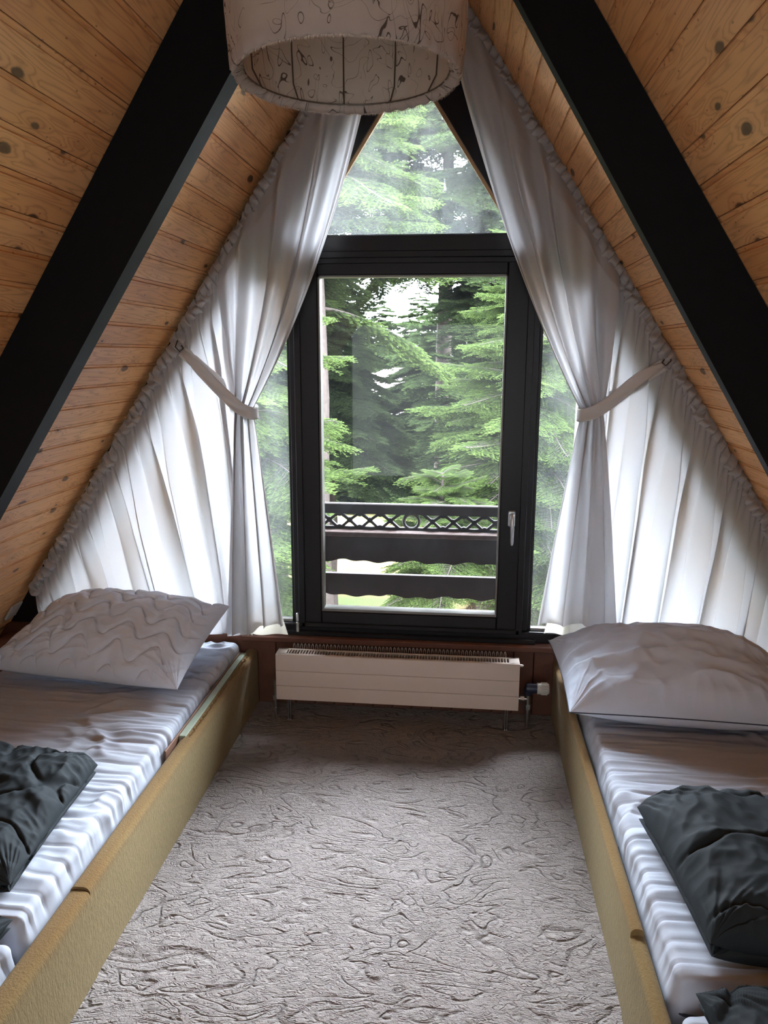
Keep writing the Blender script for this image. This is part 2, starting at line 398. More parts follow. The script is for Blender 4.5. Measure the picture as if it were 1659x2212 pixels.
# ------------------------------------------------------------------ room shell
XC, ZA, S = -.235, 3.24, 1.52
NS = hypot(1, S)
BACKY, GY = -1.6, 3.333
def roofz(x): return ZA - S * abs(x - XC)
PW = .0905
def roof_slope(side):
    # boards run along Y; each has a flat face, a narrow recess and a dark tongue gap: real profile
    prof = []; uvv = []
    L = (ZA + .35) * NS / S; n = int(L / PW) + 1; ph = .02
    for i in range(n):
        a = i * PW + ph
        for d, h, v in ((0, 0, 0.02), (.0015, -.0045, .04), (.0125, -.0048, .14), (.0145, 0.0, .17), (PW - .0022, 0, .97), (PW - .0016, -.009, .985), (PW - .0004, -.009, .995)):
            prof.append((a + d, h)); uvv.append(i + v)
    V = []; UV = []; y0, y1 = BACKY, 3.85
    for (s_, h), v in zip(prof, uvv):
        x = XC + side * s_ / NS; z = ZA - s_ * S / NS
        nx, nz = -side * S / NS, -1 / NS          # inward normal
        for y in (y0, y1): V.append((x + nx * h, y, z + nz * h)); UV.append((y, v))
    m = len(prof); Fc = [(2 * i, 2 * i + 1, 2 * i + 3, 2 * i + 2) for i in range(m - 1)]
    # outer skin
    b = len(V); e = (n * PW + ph)
    for s_ in (0, e):
        x = XC + side * s_ / NS + side * S / NS * .16; z = ZA - s_ * S / NS + .16 / NS
        if s_ == 0: x = XC; z = ZA + .30
        for y in (y0, y1): V.append((x, y, z)); UV.append((y, s_ * 10))
    Fc += [(b, b + 2, b + 3, b + 1), (0, b, b + 1, 1), (2 * m - 2, 2 * m - 1, b + 3, b + 2)]
    o = mesh_obj('wall_left' if side < 0 else 'wall_right', V, Fc, PINE, uv=UV); struct(o); return o
wl = roof_slope(-1); wr = roof_slope(1)

fl = MB().box(-2.45, 2.0, BACKY, 3.36, -.12, 0).build('floor', CARPET); struct(fl)

# gable wall around and below the glazing, behind it the frame
def zin(x): return ZA - .27 * NS - S * abs(x - XC)      # inner edge of the slanted frame boards
APZ = ZA - .27 * NS
wf = thing('window_1', None, None); struct(wf)
g = MB()
zb, zt = .335, .385
xl0, xr0 = XC - (ZA - 0) / S, XC + (ZA - 0) / S
# slanted boards
ZK = 2.04
for sd in (-1, 1):      # broad boards at the top, narrower ones beside the side panes
    ro = lambda z: XC + sd * (ZA - z) / S; ri = lambda z: XC + sd * (APZ - z) / S; rn = lambda z: ro(z) - sd * .15 * NS / S
    q1 = [(XC, ZA), (ro(ZK), ZK), (ri(ZK), ZK), (XC, APZ)]; q2 = [(ro(ZK), ZK), (ro(0), 0), (rn(0), 0), (rn(ZK), ZK)]
    g.prism(q1 if sd < 0 else q1[::-1], 3.30, 3.37); g.prism(q2 if sd < 0 else q2[::-1], 3.30, 3.37)
g.build('slanted_frame', FRAME, wf)
xi = lambda z: (APZ - z) / S
rn0 = lambda sd: XC + sd * ((ZA - 2.03) / S - .14 * NS / S)
g = MB().box(-.751, -.716, 3.295, 3.37, zt, 1.99, .004).box(.276, .311, 3.295, 3.37, zt, 1.99, .004)
g.box(rn0(-1), -.751, 3.30, 3.37, 1.993, 2.087).box(.311, rn0(1), 3.30, 3.37, 1.993, 2.087)
g.box(-.765, -.751, 3.315, 3.37, zt, 1.99, .003).box(.311, .325, 3.315, 3.37, zt, 1.99, .003)
g.build('post', FRAME, wf)
g = MB().box(-.78, .31, 3.30, 3.37, 1.993, 2.087, .005).box(-.76, .30, 3.292, 3.31, 1.993, 2.022, .003)
g.build('transom', FRAME, wf)
g = MB().box(XC - xi(zb) - .02, XC + xi(zb) + .02, 3.285, 3.38, zb, zt, .004).box(-.80, .345, 3.265, 3.30, zb, zb + .022, .003)
g.build('bottom_rail', FRAME, wf)
g = MB()
for sd in (-1, 1):
    a = XC + sd * xi(2.087); z1 = APZ - .015 * NS
    g.prism([(a, 2.087), (a - sd * .014, 2.087), (XC, z1), (XC, APZ)], 3.318, 3.332)
g.build('glazing_bead', BEAD, wf)
g = MB().box(-1.5, -.765, 3.312, 3.33, zt, zt + .012).box(.325, 1.2, 3.312, 3.33, zt, zt + .012)
g.build('sill_bead', SPACER, wf)
GD, GC = m_glass('dirty_glass', .035), m_glass('clean_glass', .002)
GS = m_glass('streaky_glass', .022)
Yg = 3.343
def pane(poly, mat, name='pane'):
    return MB().prism(poly, Yg, Yg + .004).build(name, mat, wf)
pane([(XC - xi(2.087), 2.087), (XC + xi(2.087), 2.087), (XC, APZ)], GD)
rn = lambda z, sd: XC + sd * ((ZA - z) / S - .15 * NS / S)
pane([(rn(zt, -1), zt), (-.765, zt), (-.765, 2.0), (rn(2.0, -1), 2.0)], GS)
pane([(.325, zt), (rn(zt, 1), zt), (rn(2.0, 1), 2.0), (.325, 2.0)], GS)

# door leaf
dr = thing('door_1', None, None); struct(dr)
L0, L1, B0, B1, g1, g2, gb, gt = -.712, .272, .388, 1.988, -.619, .169, .453, 1.923
g = MB().box(L0, g1, 3.275, 3.355, B0, B1, .005).box(g2, L1, 3.275, 3.355, B0, B1, .005)
g.box(g1 - .002, g2 + .002, 3.275, 3.355, B0, gb, .005).box(g1 - .002, g2 + .002, 3.275, 3.355, gt, B1, .005)
# raised rebate profile around the edge of the leaf
for (a, b_, c, d_) in ((L0 - .012, L0 + .018, B0 - .01, B1 + .003), (L1 - .018, L1 + .012, B0 - .01, B1 + .003)):
    g.box(a, b_, 3.265, 3.278, c, d_, .003)
g.box(L0, L1, 3.265, 3.278, B1 - .02, B1 + .003, .003).box(L0, L1, 3.265, 3.278, B0 - .01, B0 + .012, .003)
g.build('sash', FRAME, dr)
g = MB(); t = .011
g.box(g1, g1 + t * .7, 3.283, 3.34, gb, gt).box(g2 - t * .5, g2, 3.283, 3.34, gb, gt).box(g1, g2, 3.28, 3.34, gb, gb + t).box(g1, g2, 3.283, 3.34, gt - t * .6, gt)
g.build('glazing_bead', SPACER, dr)
MB().prism([(g1, gb), (g2, gb), (g2, gt), (g1, gt)], Yg, Yg + .004).build('pane', GC, dr)
hd = MB().box(.205, .235, 3.258, 3.276, .872, .944, .005).build('handle_plate', METAL, dr)
MB().lathe([(.011, 0), (.011, -.03), (.009, -.032)], 16, (.220, 3.258, .925), 'y').tube([(.220, 3.228, .932), (.220, 3.221, .915), (.2205, 3.219, .87), (.221, 3.221, .81), (.221, 3.222, .80)], [.0075, .0095, .0088, .0075, .005], 10).build('handle', METAL, dr, True)
MB().box(-.738, -.722, 3.262, 3.28, .352, .40, .003).lathe([(.008, 0), (.008, .035), (.004, .038)], 12, (-.730, 3.268, .405)).build('hinge', METAL, dr, True)

# panelling and sill under the glazing
tr = thing('trim_1', None, None); struct(tr)
g = MB(); xx = -.925
while xx < .43:
    g.box(xx, xx + .088, 3.262, 3.30, 0, .312, .003); xx += .0905
g.build('vertical_panelling', SILL, tr)
MB().box(-.99, .47, 3.235, 3.29, .308, .335, .004).build('sill_board', SILL, tr)
gw = MB().box(-2.4, -.92, 3.262, 3.37, 0, .335).box(.43, 1.95, 3.262, 3.37, 0, .335).box(-.92, .43, 3.30, 3.37, 0, .335).build('wall_back', SILL); struct(gw)

# solid rear gable (behind the camera)
g = MB()
ox0, ox1, oz0, oz1 = XC - .8, XC + .8, .3, 1.9
y0, y1 = BACKY - .06, BACKY
g.prism([(xl0, 0), (xr0, 0), (XC, ZA)], y0, y1)
struct(g.build('wall_front', SILL))

# ------------------------------------------------------------------ rafters
def rafter(side, label, pa, pb, ya, yb):
    # pa, pb: two points (x,z) on the inner edge; the beam runs from there up to the boards
    (x1, z1), (x2, z2) = pa, pb
    m = (z2 - z1) / (x2 - x1); f = lambda z: x1 + (z - z1) / m
    xt = XC
    zt_ = z1 + m * (XC - x1)
    e = .004; zlow = -.0
    lowx = f(zlow)
    out = lambda z: XC + side * (ZA - z) / S
    poly = [(lowx, zlow), (out(zlow) - side * .002, zlow), (XC, ZA - .003), (XC, zt_)]
    y0, y1, c = ya, yb, .004
    o = MB().prism(poly, y0, y1).build('rafter_beam', BEAM)
    tag(o, label, 'beam', 'black rafters'); return o
rafter(-1, 'thick black rafter beam across the left sloping pine ceiling', (-.6137, 2.3125), (-1.3612, 1.1797), 2.10, 2.176)
rafter(1, 'thick black rafter beam across the right sloping pine ceiling', (.1104, 2.4457), (.8037, 1.3129), 2.09, 2.135)

# ------------------------------------------------------------------ curtains
def rodz(x, side): return ZA - S * abs(x - XC) - (.10 if side < 0 else .065)
def curtain(side, label):
    t = thing('curtain', label, 'curtain', group='tied back white curtains')
    YR_ = 3.234
    a0, a1 = (-.30, -1.975) if side < 0 else (-.17, 1.56)
    # rod close under the sloping boards
    off = .035
    MB().tube([(a0, 3.262, rodz(a0, side) + off), (a1, 3.262, rodz(a1, side) + off)], .007, 8).build('rod', SPACER, t, True)
    # sheet hanging straight down behind
    b0, b1 = (-.93, -1.97) if side < 0 else (.46, 1.53)
    nu, nv = 900, 110
    uu = np.linspace(0, 1, nu)[:, None]; vv = np.linspace(0, 1, nv)[None, :] ** 1.15
    x0 = b0 + (b1 - b0) * uu; zt_ = rodz(x0, side); zb_ = .345 if side < 0 else .36
    L = zt_ - zb_; dep = L * vv
    drift = (.10 if side < 0 else .02) * side * -1 * dep * sstep(0, .35, uu) * (1 - .15 * uu)
    x = x0 + drift
    A = .005 + .026 * sstep(0, .45, dep); q = x0 * (1 + .06 * dep)
    ph = 2 * pi * q
    yf = A * (.55 * np.sin(ph / .155 + 1.3 + 1.2 * perlin(q * 2.2, dep * .8)) + .35 * np.sin(ph / .083 + 2 * perlin(q * 3, dep)) + 1.1 * perlin(q * 7, dep * .9 + 3))
    yf = yf + .0045 * np.exp(-dep / .10) * np.sin(ph / .021 + 2 * perlin(q * 9, dep * 0)) + .002 * perlin(q * 30, dep * 3) * np.exp(-dep / .5)
    fo = sstep(.02, .5, dep) * (.6 + .8 * np.abs(perlin(q * 2.3 + 4, dep * .7)))       # cloth doubling over itself in soft S folds
    xs_ = .034 * fo * np.cos(ph / .155 + 1.3 + 1.2 * perlin(q * 2.2, dep * .8)) + .012 * sstep(0, .2, dep) * np.cos(ph / .052 + 3 * perlin(q * 3, dep * .5))
    V = np.stack([x + xs_ * sstep(0, .04, uu) * (1 - sstep(.96, 1, uu)), YR_ + yf - .004, zt_ - dep + 0 * x], -1).reshape(-1, 3)
    mesh_obj('sheet', V, grid_faces(nu, nv), CURTAIN, t, True)
    # gathered header ruffle
    nu, nv = 1100, 9
    uu = np.linspace(0, 1, nu)[:, None]; vv = np.linspace(-1, 1, nv)[None, :]
    x0 = a0 + (a1 - a0) * uu; s_ = np.abs(x0 - a0) * NS
    wd = .029 * (1 + .6 * perlin(s_ * 26, s_ * 0 + 2)); pz = vv * wd
    fold = .011 * np.sin(2 * pi * s_ / .034 + 2.5 * perlin(s_ * 8, vv * .7)) + .010 * perlin(s_ * 45, vv * 1.5) + .006 * np.sin(2 * pi * s_ / .019 + 3 * vv)
    nx, nz = -side * S / NS, -1 / NS
    tx, tz = side / NS, -S / NS
    sh = .010 * np.sin(2 * pi * s_ / .041 + 2 * vv)
    puff = -.014 * (1 - vv ** 2)
    V = np.stack([x0 - nx * pz + tx * sh, 3.236 + fold * (1 - .3 * np.abs(vv)) + puff, rodz(x0, side) + .012 - nz * pz + tz * sh], -1).reshape(-1, 3)
    mesh_obj('ruffled_header', V, grid_faces(nu, nv), HEM, t, True)
    # bundle: gathered from the upper rod to the tie and fanning out below it
    if side < 0:
        r0, r1, T, TW = -.30, -1.03, (-.925, 3.185, 1.372), .040
        bl, br, zl, zr = -1.045, -.775, .372, .402
    else:
        r0, r1, T, TW = -.165, .60, (.522, 3.185, 1.372), .042
        bl, br, zl, zr = .673, .340, .470, .462
    nu, n1, n2 = 420, 90, 90
    s1 = np.linspace(0, 1, nu)[:, None]
    tt = np.linspace(0, 1, n1)[None, :]
    px0 = r0 + (r1 - r0) * s1; pz0 = rodz(px0, side) + .005
    tx_ = T[0] - side * TW * (1 - 2 * s1); tz_ = T[2]
    cx = px0 + (tx_ - px0) * (.30 if side < 0 else .40); cz = pz0 + (tz_ - pz0) * .60
    X1 = (1 - tt) ** 2 * px0 + 2 * tt * (1 - tt) * cx + tt ** 2 * tx_
    Z1 = (1 - tt) ** 2 * pz0 + 2 * tt * (1 - tt) * cz + tt ** 2 * tz_
    t2 = np.linspace(0, 1, n2 + 1)[None, 1:]
    xb = (br if side < 0 else br) + ((bl - br)) * s1; zb2 = (zr + (zl - zr) * s1)
    if side < 0:      # the front fold hangs a little lower than the rear one
        zb2 = zb2 - .03 * sstep(.42, .5, s1) + .012
    ease = t2 ** .88
    X2 = tx_ + (xb - tx_) * ease; Z2 = tz_ + (zb2 - tz_) * t2
    X_ = np.concatenate([X1 + 0 * tt, X2], 1); Z_ = np.concatenate([Z1 + 0 * tt, Z2 + 0 * s1], 1)
    W = np.concatenate([np.abs(tt - 0) * 1.0, 1 + t2], 1) + 0 * s1           # 0..2
    amp = np.interp(W.ravel(), [0, .08, .5, .93, 1.0, 1.12, 1.6, 2], [.008, .022, .036, .028, .022, .028, .036, .036]).reshape(W.shape)
    sw = s1 + .018 * perlin(s1 * 3 + 5, W * 2)
    Fy = .62 * np.sin(2 * pi * 3.6 * sw + .8) + .38 * np.sin(2 * pi * 8.3 * sw + 2 + .8 * W) * (1 - .75 * sstep(1.0, 1.5, W)) + .6 * perlin(sw * 9, W * 1.1) * (1 - .4 * sstep(1, 1.5, W))
    if side > 0: Fy = .6 * np.sin(2 * pi * 2.7 * sw + 2.2) + .36 * np.sin(2 * pi * 7.1 * sw + 2 + .8 * W) * (1 - .8 * sstep(1.0, 1.5, W)) + .6 * perlin(sw * 9 + 4, W * 1.1) * (1 - .4 * sstep(1, 1.5, W))
    edge = sstep(0, .03, s1)
    Yc = np.interp(W.ravel(), [0, .1, .6, 1, 1.3, 2], [3.222, 3.185, 3.172, 3.178, 3.178, 3.178]).reshape(W.shape)
    Y_ = Yc - amp * Fy * (.4 + .6 * edge)
    X_ = X_ + .35 * amp * np.cos(2 * pi * 3.6 * sw + .8) * side * sstep(0, .05, s1) * (1 - sstep(.95, 1, s1))
    # pinch wrinkles above the band
    Y_ = Y_ + .004 * perlin(s1 * 60, W * 8) * np.exp(-((W - .95) / .12) ** 2)
    V = np.stack([X_, Y_, Z_], -1).reshape(-1, 3); Fc = grid_faces(nu, n1 + n2)
    cols = np.tile(np.arange(n1 + n2 - 1), nu - 1)
    mi = (cols > n1 + n2 - 10).astype(int)
    rows = np.repeat(np.arange(nu - 1), n1 + n2 - 1); mi = np.maximum(mi, (rows < 7).astype(int))
    mesh_obj('gathered_drape', V, Fc, None, t, True, mats=[CURTAIN, HEM], mi=mi)
    # cream lining peeping out under the hem
    nu, nv = 90, 24
    u1 = np.linspace(0, 1, nu)[:, None]; v1 = np.linspace(0, 1, nv)[None, :]
    if side < 0: lx0, lx1, lzt, lzb = -1.0, -.765, .44, .352
    else: lx0, lx1, lzt, lzb = .375, .60, .50, .405
    lx = lx0 + (lx1 - lx0) * (u1 - .5) * (.8 + .2 * v1) + (lx1 - lx0) * .5
    V = np.stack([lx, 3.222 + .008 * np.sin(u1 * 11 + v1) + .02 * v1 * 0, lzt + (lzb - lzt) * v1 + .006 * np.sin(u1 * 9)], -1).reshape(-1, 3)
    mesh_obj('lining', V, grid_faces(nu, nv), LINING, t, True)
    # tie band: from a hook beside the header round the drape and back
    if side < 0: H = (-1.20, 3.222, 1.615)
    else: H = (.80, 3.222, 1.565)
    tx0, tz0 = T[0], T[2]
    if side < 0:
        path = [H, (-1.10, 3.165, 1.535), (-1.00, 3.13, 1.445), (-.935, 3.122, 1.388), (-.885, 3.135, 1.36), (-.868, 3.185, 1.358), (-.885, 3.222, 1.365), (-.95, 3.226, 1.40), (-1.08, 3.226, 1.51), (H[0], 3.228, H[2])]
    else:
        path = [H, (.70, 3.165, 1.515), (.60, 3.13, 1.435), (.53, 3.122, 1.385), (.478, 3.135, 1.365), (.462, 3.185, 1.363), (.478, 3.222, 1.368), (.55, 3.226, 1.40), (.68, 3.226, 1.48), (H[0], 3.228, H[2])]
    P = [Vector(p) for p in path]
    def cr(i, f):
        p = [P[max(0, min(len(P) - 1, i + k))] for k in (-1, 0, 1, 2)]
        return .5 * ((2 * p[1]) + (-p[0] + p[2]) * f + (2 * p[0] - 5 * p[1] + 4 * p[2] - p[3]) * f * f + (-p[0] + 3 * p[1] - 3 * p[2] + p[3]) * f ** 3)
    pts = [cr(i, f / 8) for i in range(len(P) - 1) for f in range(8)] + [P[-1]]
    V = []; m = len(pts); nw = 9
    for i, p in enumerate(pts):
        tg = (pts[min(m - 1, i + 1)] - pts[max(0, i - 1)]).normalized()
        dn = Vector((0, 0, -1)) - tg * (-tg.z); dn.normalize()
        k = i / (m - 1); wdt = .026 if 0.05 < k < .95 else .026
        wdt *= .45 + .55 * float(sstep(0, .12, k)) * (1 if k < .5 else 1)
        for j in range(nw):
            f = -1 + 2 * j / (nw - 1)
            V.append(p + dn * f * wdt + Vector((0, .003 * sin(f * 3 + k * 20), 0)))
    mesh_obj('tie_band', V, grid_faces(m, nw), BAND, t, True).modifiers.new('t', 'SOLIDIFY').thickness = .0025
    hk = [(H[0] + side * .035, 3.262, H[2] + .055), (H[0] + side * .02, 3.235, H[2] + .04), (H[0] + side * .02, 3.205, H[2] + .015), (H[0], 3.20, H[2] - .005), (H[0] - side * .012, 3.212, H[2] + .008), (H[0], 3.225, H[2] + .02)]
    MB().tube(hk, .0028, 6).build('hook', WIRE, t, True)
    return t
curtain(-1, 'white curtain left of the balcony door, tied back above the quilted pillow')
curtain(1, 'white curtain right of the balcony door, tied back above the piped pillow')

# ------------------------------------------------------------------ beds
def rounded_board(x0, x1, y0, y1, z1, r, lean=0.0):
    """board with a rounded top, profile in XZ swept along Y with soft ends"""
    prof = [(x0, 0)]
    for k in range(7): a = pi - k * pi / 2 / 6; prof.append((x0 + r + r * cos(a), z1 - r + r * sin(a)))
    for k in range(7): a = pi / 2 - k * pi / 2 / 6; prof.append((x1 - r + r * cos(a), z1 - r + r * sin(a)))
    prof.append((x1, 0))
    return MB().prism(prof, y0, y1)

def pad(name, x0, x1, y0, y1, z0, z1, r, mat, parent, disp, du=.008, dy=.0055, label=None):
    # closed rounded box: rings round the Y axis, with inset end rings
    sx, sz = x1 - x0, z1 - z0
    def ring(ins, n_side, n_top):
        a0, a1, c0, c1 = x0 + ins, x1 - ins, z0 + ins, z1 - ins; rr = max(r - ins, 1e-4)
        pts = []; nr = []
        def arc(cx, cz, st):
            for k in range(6):
                a = st + k / 6 * pi / 2; pts.append((cx + rr * cos(a), cz + rr * sin(a))); nr.append((cos(a), sin(a)))
        # start right side going up, over the top to the left, down, bottom
        for k in range(n_side): pts.append((a1, c0 + rr + (c1 - c0 - 2 * rr) * k / n_side)); nr.append((1, 0))
        arc(a1 - rr, c1 - rr, 0)
        for k in range(n_top): pts.append((a1 - rr - (a1 - a0 - 2 * rr) * k / n_top, c1)); nr.append((0, 1))
        arc(a0 + rr, c1 - rr, pi / 2)
        for k in range(n_side): pts.append((a0, c1 - rr - (c1 - c0 - 2 * rr) * k / n_side)); nr.append((-1, 0))
        arc(a0 + rr, c0 + rr, pi)
        for k in range(8): pts.append((a0 + rr + (a1 - a0 - 2 * rr) * k / 8, c0)); nr.append((0, -1))
        arc(a1 - rr, c0 + rr, 3 * pi / 2)
        return np.array(pts), np.array(nr)
    nside = max(4, int(sz / du)); ntop = int(sx / du)
    ys = []; ins = []; ny = []
    m = min(sz, sx) / 2 - 1e-3
    for k in range(6): ys.append(y0); ins.append(m + (r - m) * k / 6); ny.append(-1)
    for k in range(8): a = k / 8 * pi / 2; ys.append(y0 + r - r * cos(a)); ins.append(r - r * sin(a)); ny.append(-cos(a))
    nb = int((y1 - y0 - 2 * r) / dy)
    for k in range(nb + 1): ys.append(y0 + r + (y1 - y0 - 2 * r) * k / nb); ins.append(0); ny.append(0)
    for k in range(1, 9): a = pi / 2 - k / 8 * pi / 2; ys.append(y1 - r + r * cos(a)); ins.append(r - r * sin(a)); ny.append(cos(a))
    for k in range(1, 7): ys.append(y1); ins.append(r + (m - r) * k / 6); ny.append(1)
    VV = []
    for y, i_, n_ in zip(ys, ins, ny):
        p, nn = ring(i_, nside, ntop); k = sqrt(max(0, 1 - n_ * n_))
        x = p[:, 0]; z = p[:, 1]; d = disp(x, np.full_like(x, y), z)
        VV.append(np.stack([x + nn[:, 0] * k * d, y + n_ * d, z + nn[:, 1] * k * d], -1))
    VV = np.array(VV); a, b = VV.shape[:2]
    idx = np.arange(a * b).reshape(a, b); nx_ = np.roll(idx, -1, 1)
    Fc = np.stack([idx[:-1], idx[1:], nx_[1:], nx_[:-1]], -1).reshape(-1, 4)
    return mesh_obj(name, VV.reshape(-1, 3), Fc, mat, parent, True)

def sheet_disp(side, seed, ztop, q=.06):
    def f(x, y, z):
        e = np.clip(1 - np.abs(x - (-.985 if side < 0 else .46)) / .45, 0, 1)    # ribs strongest by the aisle
        yy = y + .016 * perlin(y * 9, x * .4 + seed * 5) + .02 * perlin(x * 2.5 + seed, y * 2) + .035 * (x - 0) * (-side) * .2
        k = np.abs(((yy / q + seed) % 1) - .5) * 2                            # 1 at the seams
        rib = -.011 * np.clip((k - .70) / .30, 0, 1) ** 1.5 * (.15 + .85 * e) * np.clip(.35 + 1.6 * np.abs(perlin(yy * 7 + seed, x * 2.2)), 0, 1)
        wr = .011 * (ridge(yy * 11 + seed * 3, x * 1.3) - .4) * (.5 + .5 * perlin(x * 2, y * 3 + seed)) + .004 * ridge(yy * 24, x * 3.5 + seed)
        cr = .012 * ridge(x * 6 + seed + 2 * perlin(x * 3, y * 3), y * 9) * sstep(.05, .35, perlin(x * 2.2 + 9 * seed, y * 2.2) + .12)
        side_w = sstep(ztop - .10, ztop - .03, z)
        return (rib + wr + cr - .013) * side_w + .0015 * perlin(y * 20, z * 12) * (1 - side_w)
    return f

def bed(side, label):
    t = thing('bed', label, 'bed')
    fx = -.923 if side < 0 else .428
    ix = fx - .054 if side < 0 else fx + .032
    xa, xb_ = min(fx, ix), max(fx, ix)
    rounded_board(xa, xb_, 1.636, 3.262, .262, .018 if side < 0 else .014).build('side_board', FELT, t, True)
    if side < 0:
        rounded_board(xa - .004, xb_ + .003, -.6, 1.632, .255, .02).build('side_board', FELT, t, True)
        g = MB(); n = 60
        g.box(xa - .006, xa + .020, 2.42, 3.20, .225, .2665, .002); g.build('exposed_board_edge', GREENP, t)['label'] = 'pale green board edge where the felt has torn away'
        MB().box(xa - .0125, xa - .006, 2.30, 3.2, .22, .272, .002).build('inner_lath', BROWNW, t)['label'] = 'worn brown wooden lath'
        # frayed fringe of felt along the tear
        V = []; Fc = []
        for i in range(160):
            y = 2.42 + .78 * i / 160; h = .003 + .006 * random.random(); x = xb_ - .020 + random.uniform(-.003, .003); b = len(V)
            V += [(x, y, .2625), (x + .004, y + .005, .2625), (x - h * .5, y + .0025, .2625 + h)]; Fc.append((b, b + 1, b + 2))
        mesh_obj('frayed_edge', V, Fc, FELT, t)
    else:
        rounded_board(xa - .003, xb_ + .005, -.6, 1.644, .245, .018).build('side_board', FELT, t, True)
    p0, p1 = (-1.93, -.98) if side < 0 else (.462, 1.40)
    MB().box(p0, p1, -.6, 3.258, 0, .14, .004).build('platform', SILL, t)
    if side < 0: MB().box(-2.13, -1.945, 2.19, 3.255, .0, .30, .004).build('side_shelf', SILL, t)
    return t
bed(-1, 'low bed left of the aisle, mustard felt board with torn pale green edge')
bed(1, 'low bed right of the aisle, mustard felt board with worn brown top')
G_M = 'white covered mattresses on the low beds'
def mattress(nm, label, *a, zipper=None, **k):
    t = thing('mattress', label, 'mattress', group=G_M)
    pad('cover', *a, SHEET, t, k['disp'])
    if zipper:
        MB().tube(zipper, .004, 6).build('zip', PIPING, t, True)['label'] = 'dark zip along the cover edge'
    return t
mattress('l', 'white covered mattress under the quilted pillow on the left bed', -1.925, -.992, 1.45, 3.235, .148, .312, .035, disp=sheet_disp(-1, 1, .312))
mattress('l', 'white covered mattress at the near end of the left bed, partly cut off', -1.925, -.992, -.5, 1.435, .148, .285, .03, disp=sheet_disp(-1, 4, .285),
         zipper=[(-.991, 1.36, .20), (-.990, .9, .205), (-.990, .2, .205)])
zl = [(.470, 3.0, .23), (.471, 2.0, .225), (.471, 1.58, .21)] + [(.471 + .055 - .055 * cos(a), 1.50 - .055 * sin(a), .212) for a in np.linspace(0, pi / 2, 8)] + [(.8, 1.441, .212), (1.4, 1.441, .212)]
mattress('r', 'white covered mattress under the piped pillow on the right bed', .471, 1.39, 1.45, 3.235, .148, .315, .035, disp=sheet_disp(1, 2, .315), zipper=zl[1:])
mattress('r', 'white covered mattress at the near end of the right bed, partly cut off', .474, 1.39, -.5, 1.425, .148, .262, .035, disp=sheet_disp(1, 5, .262))

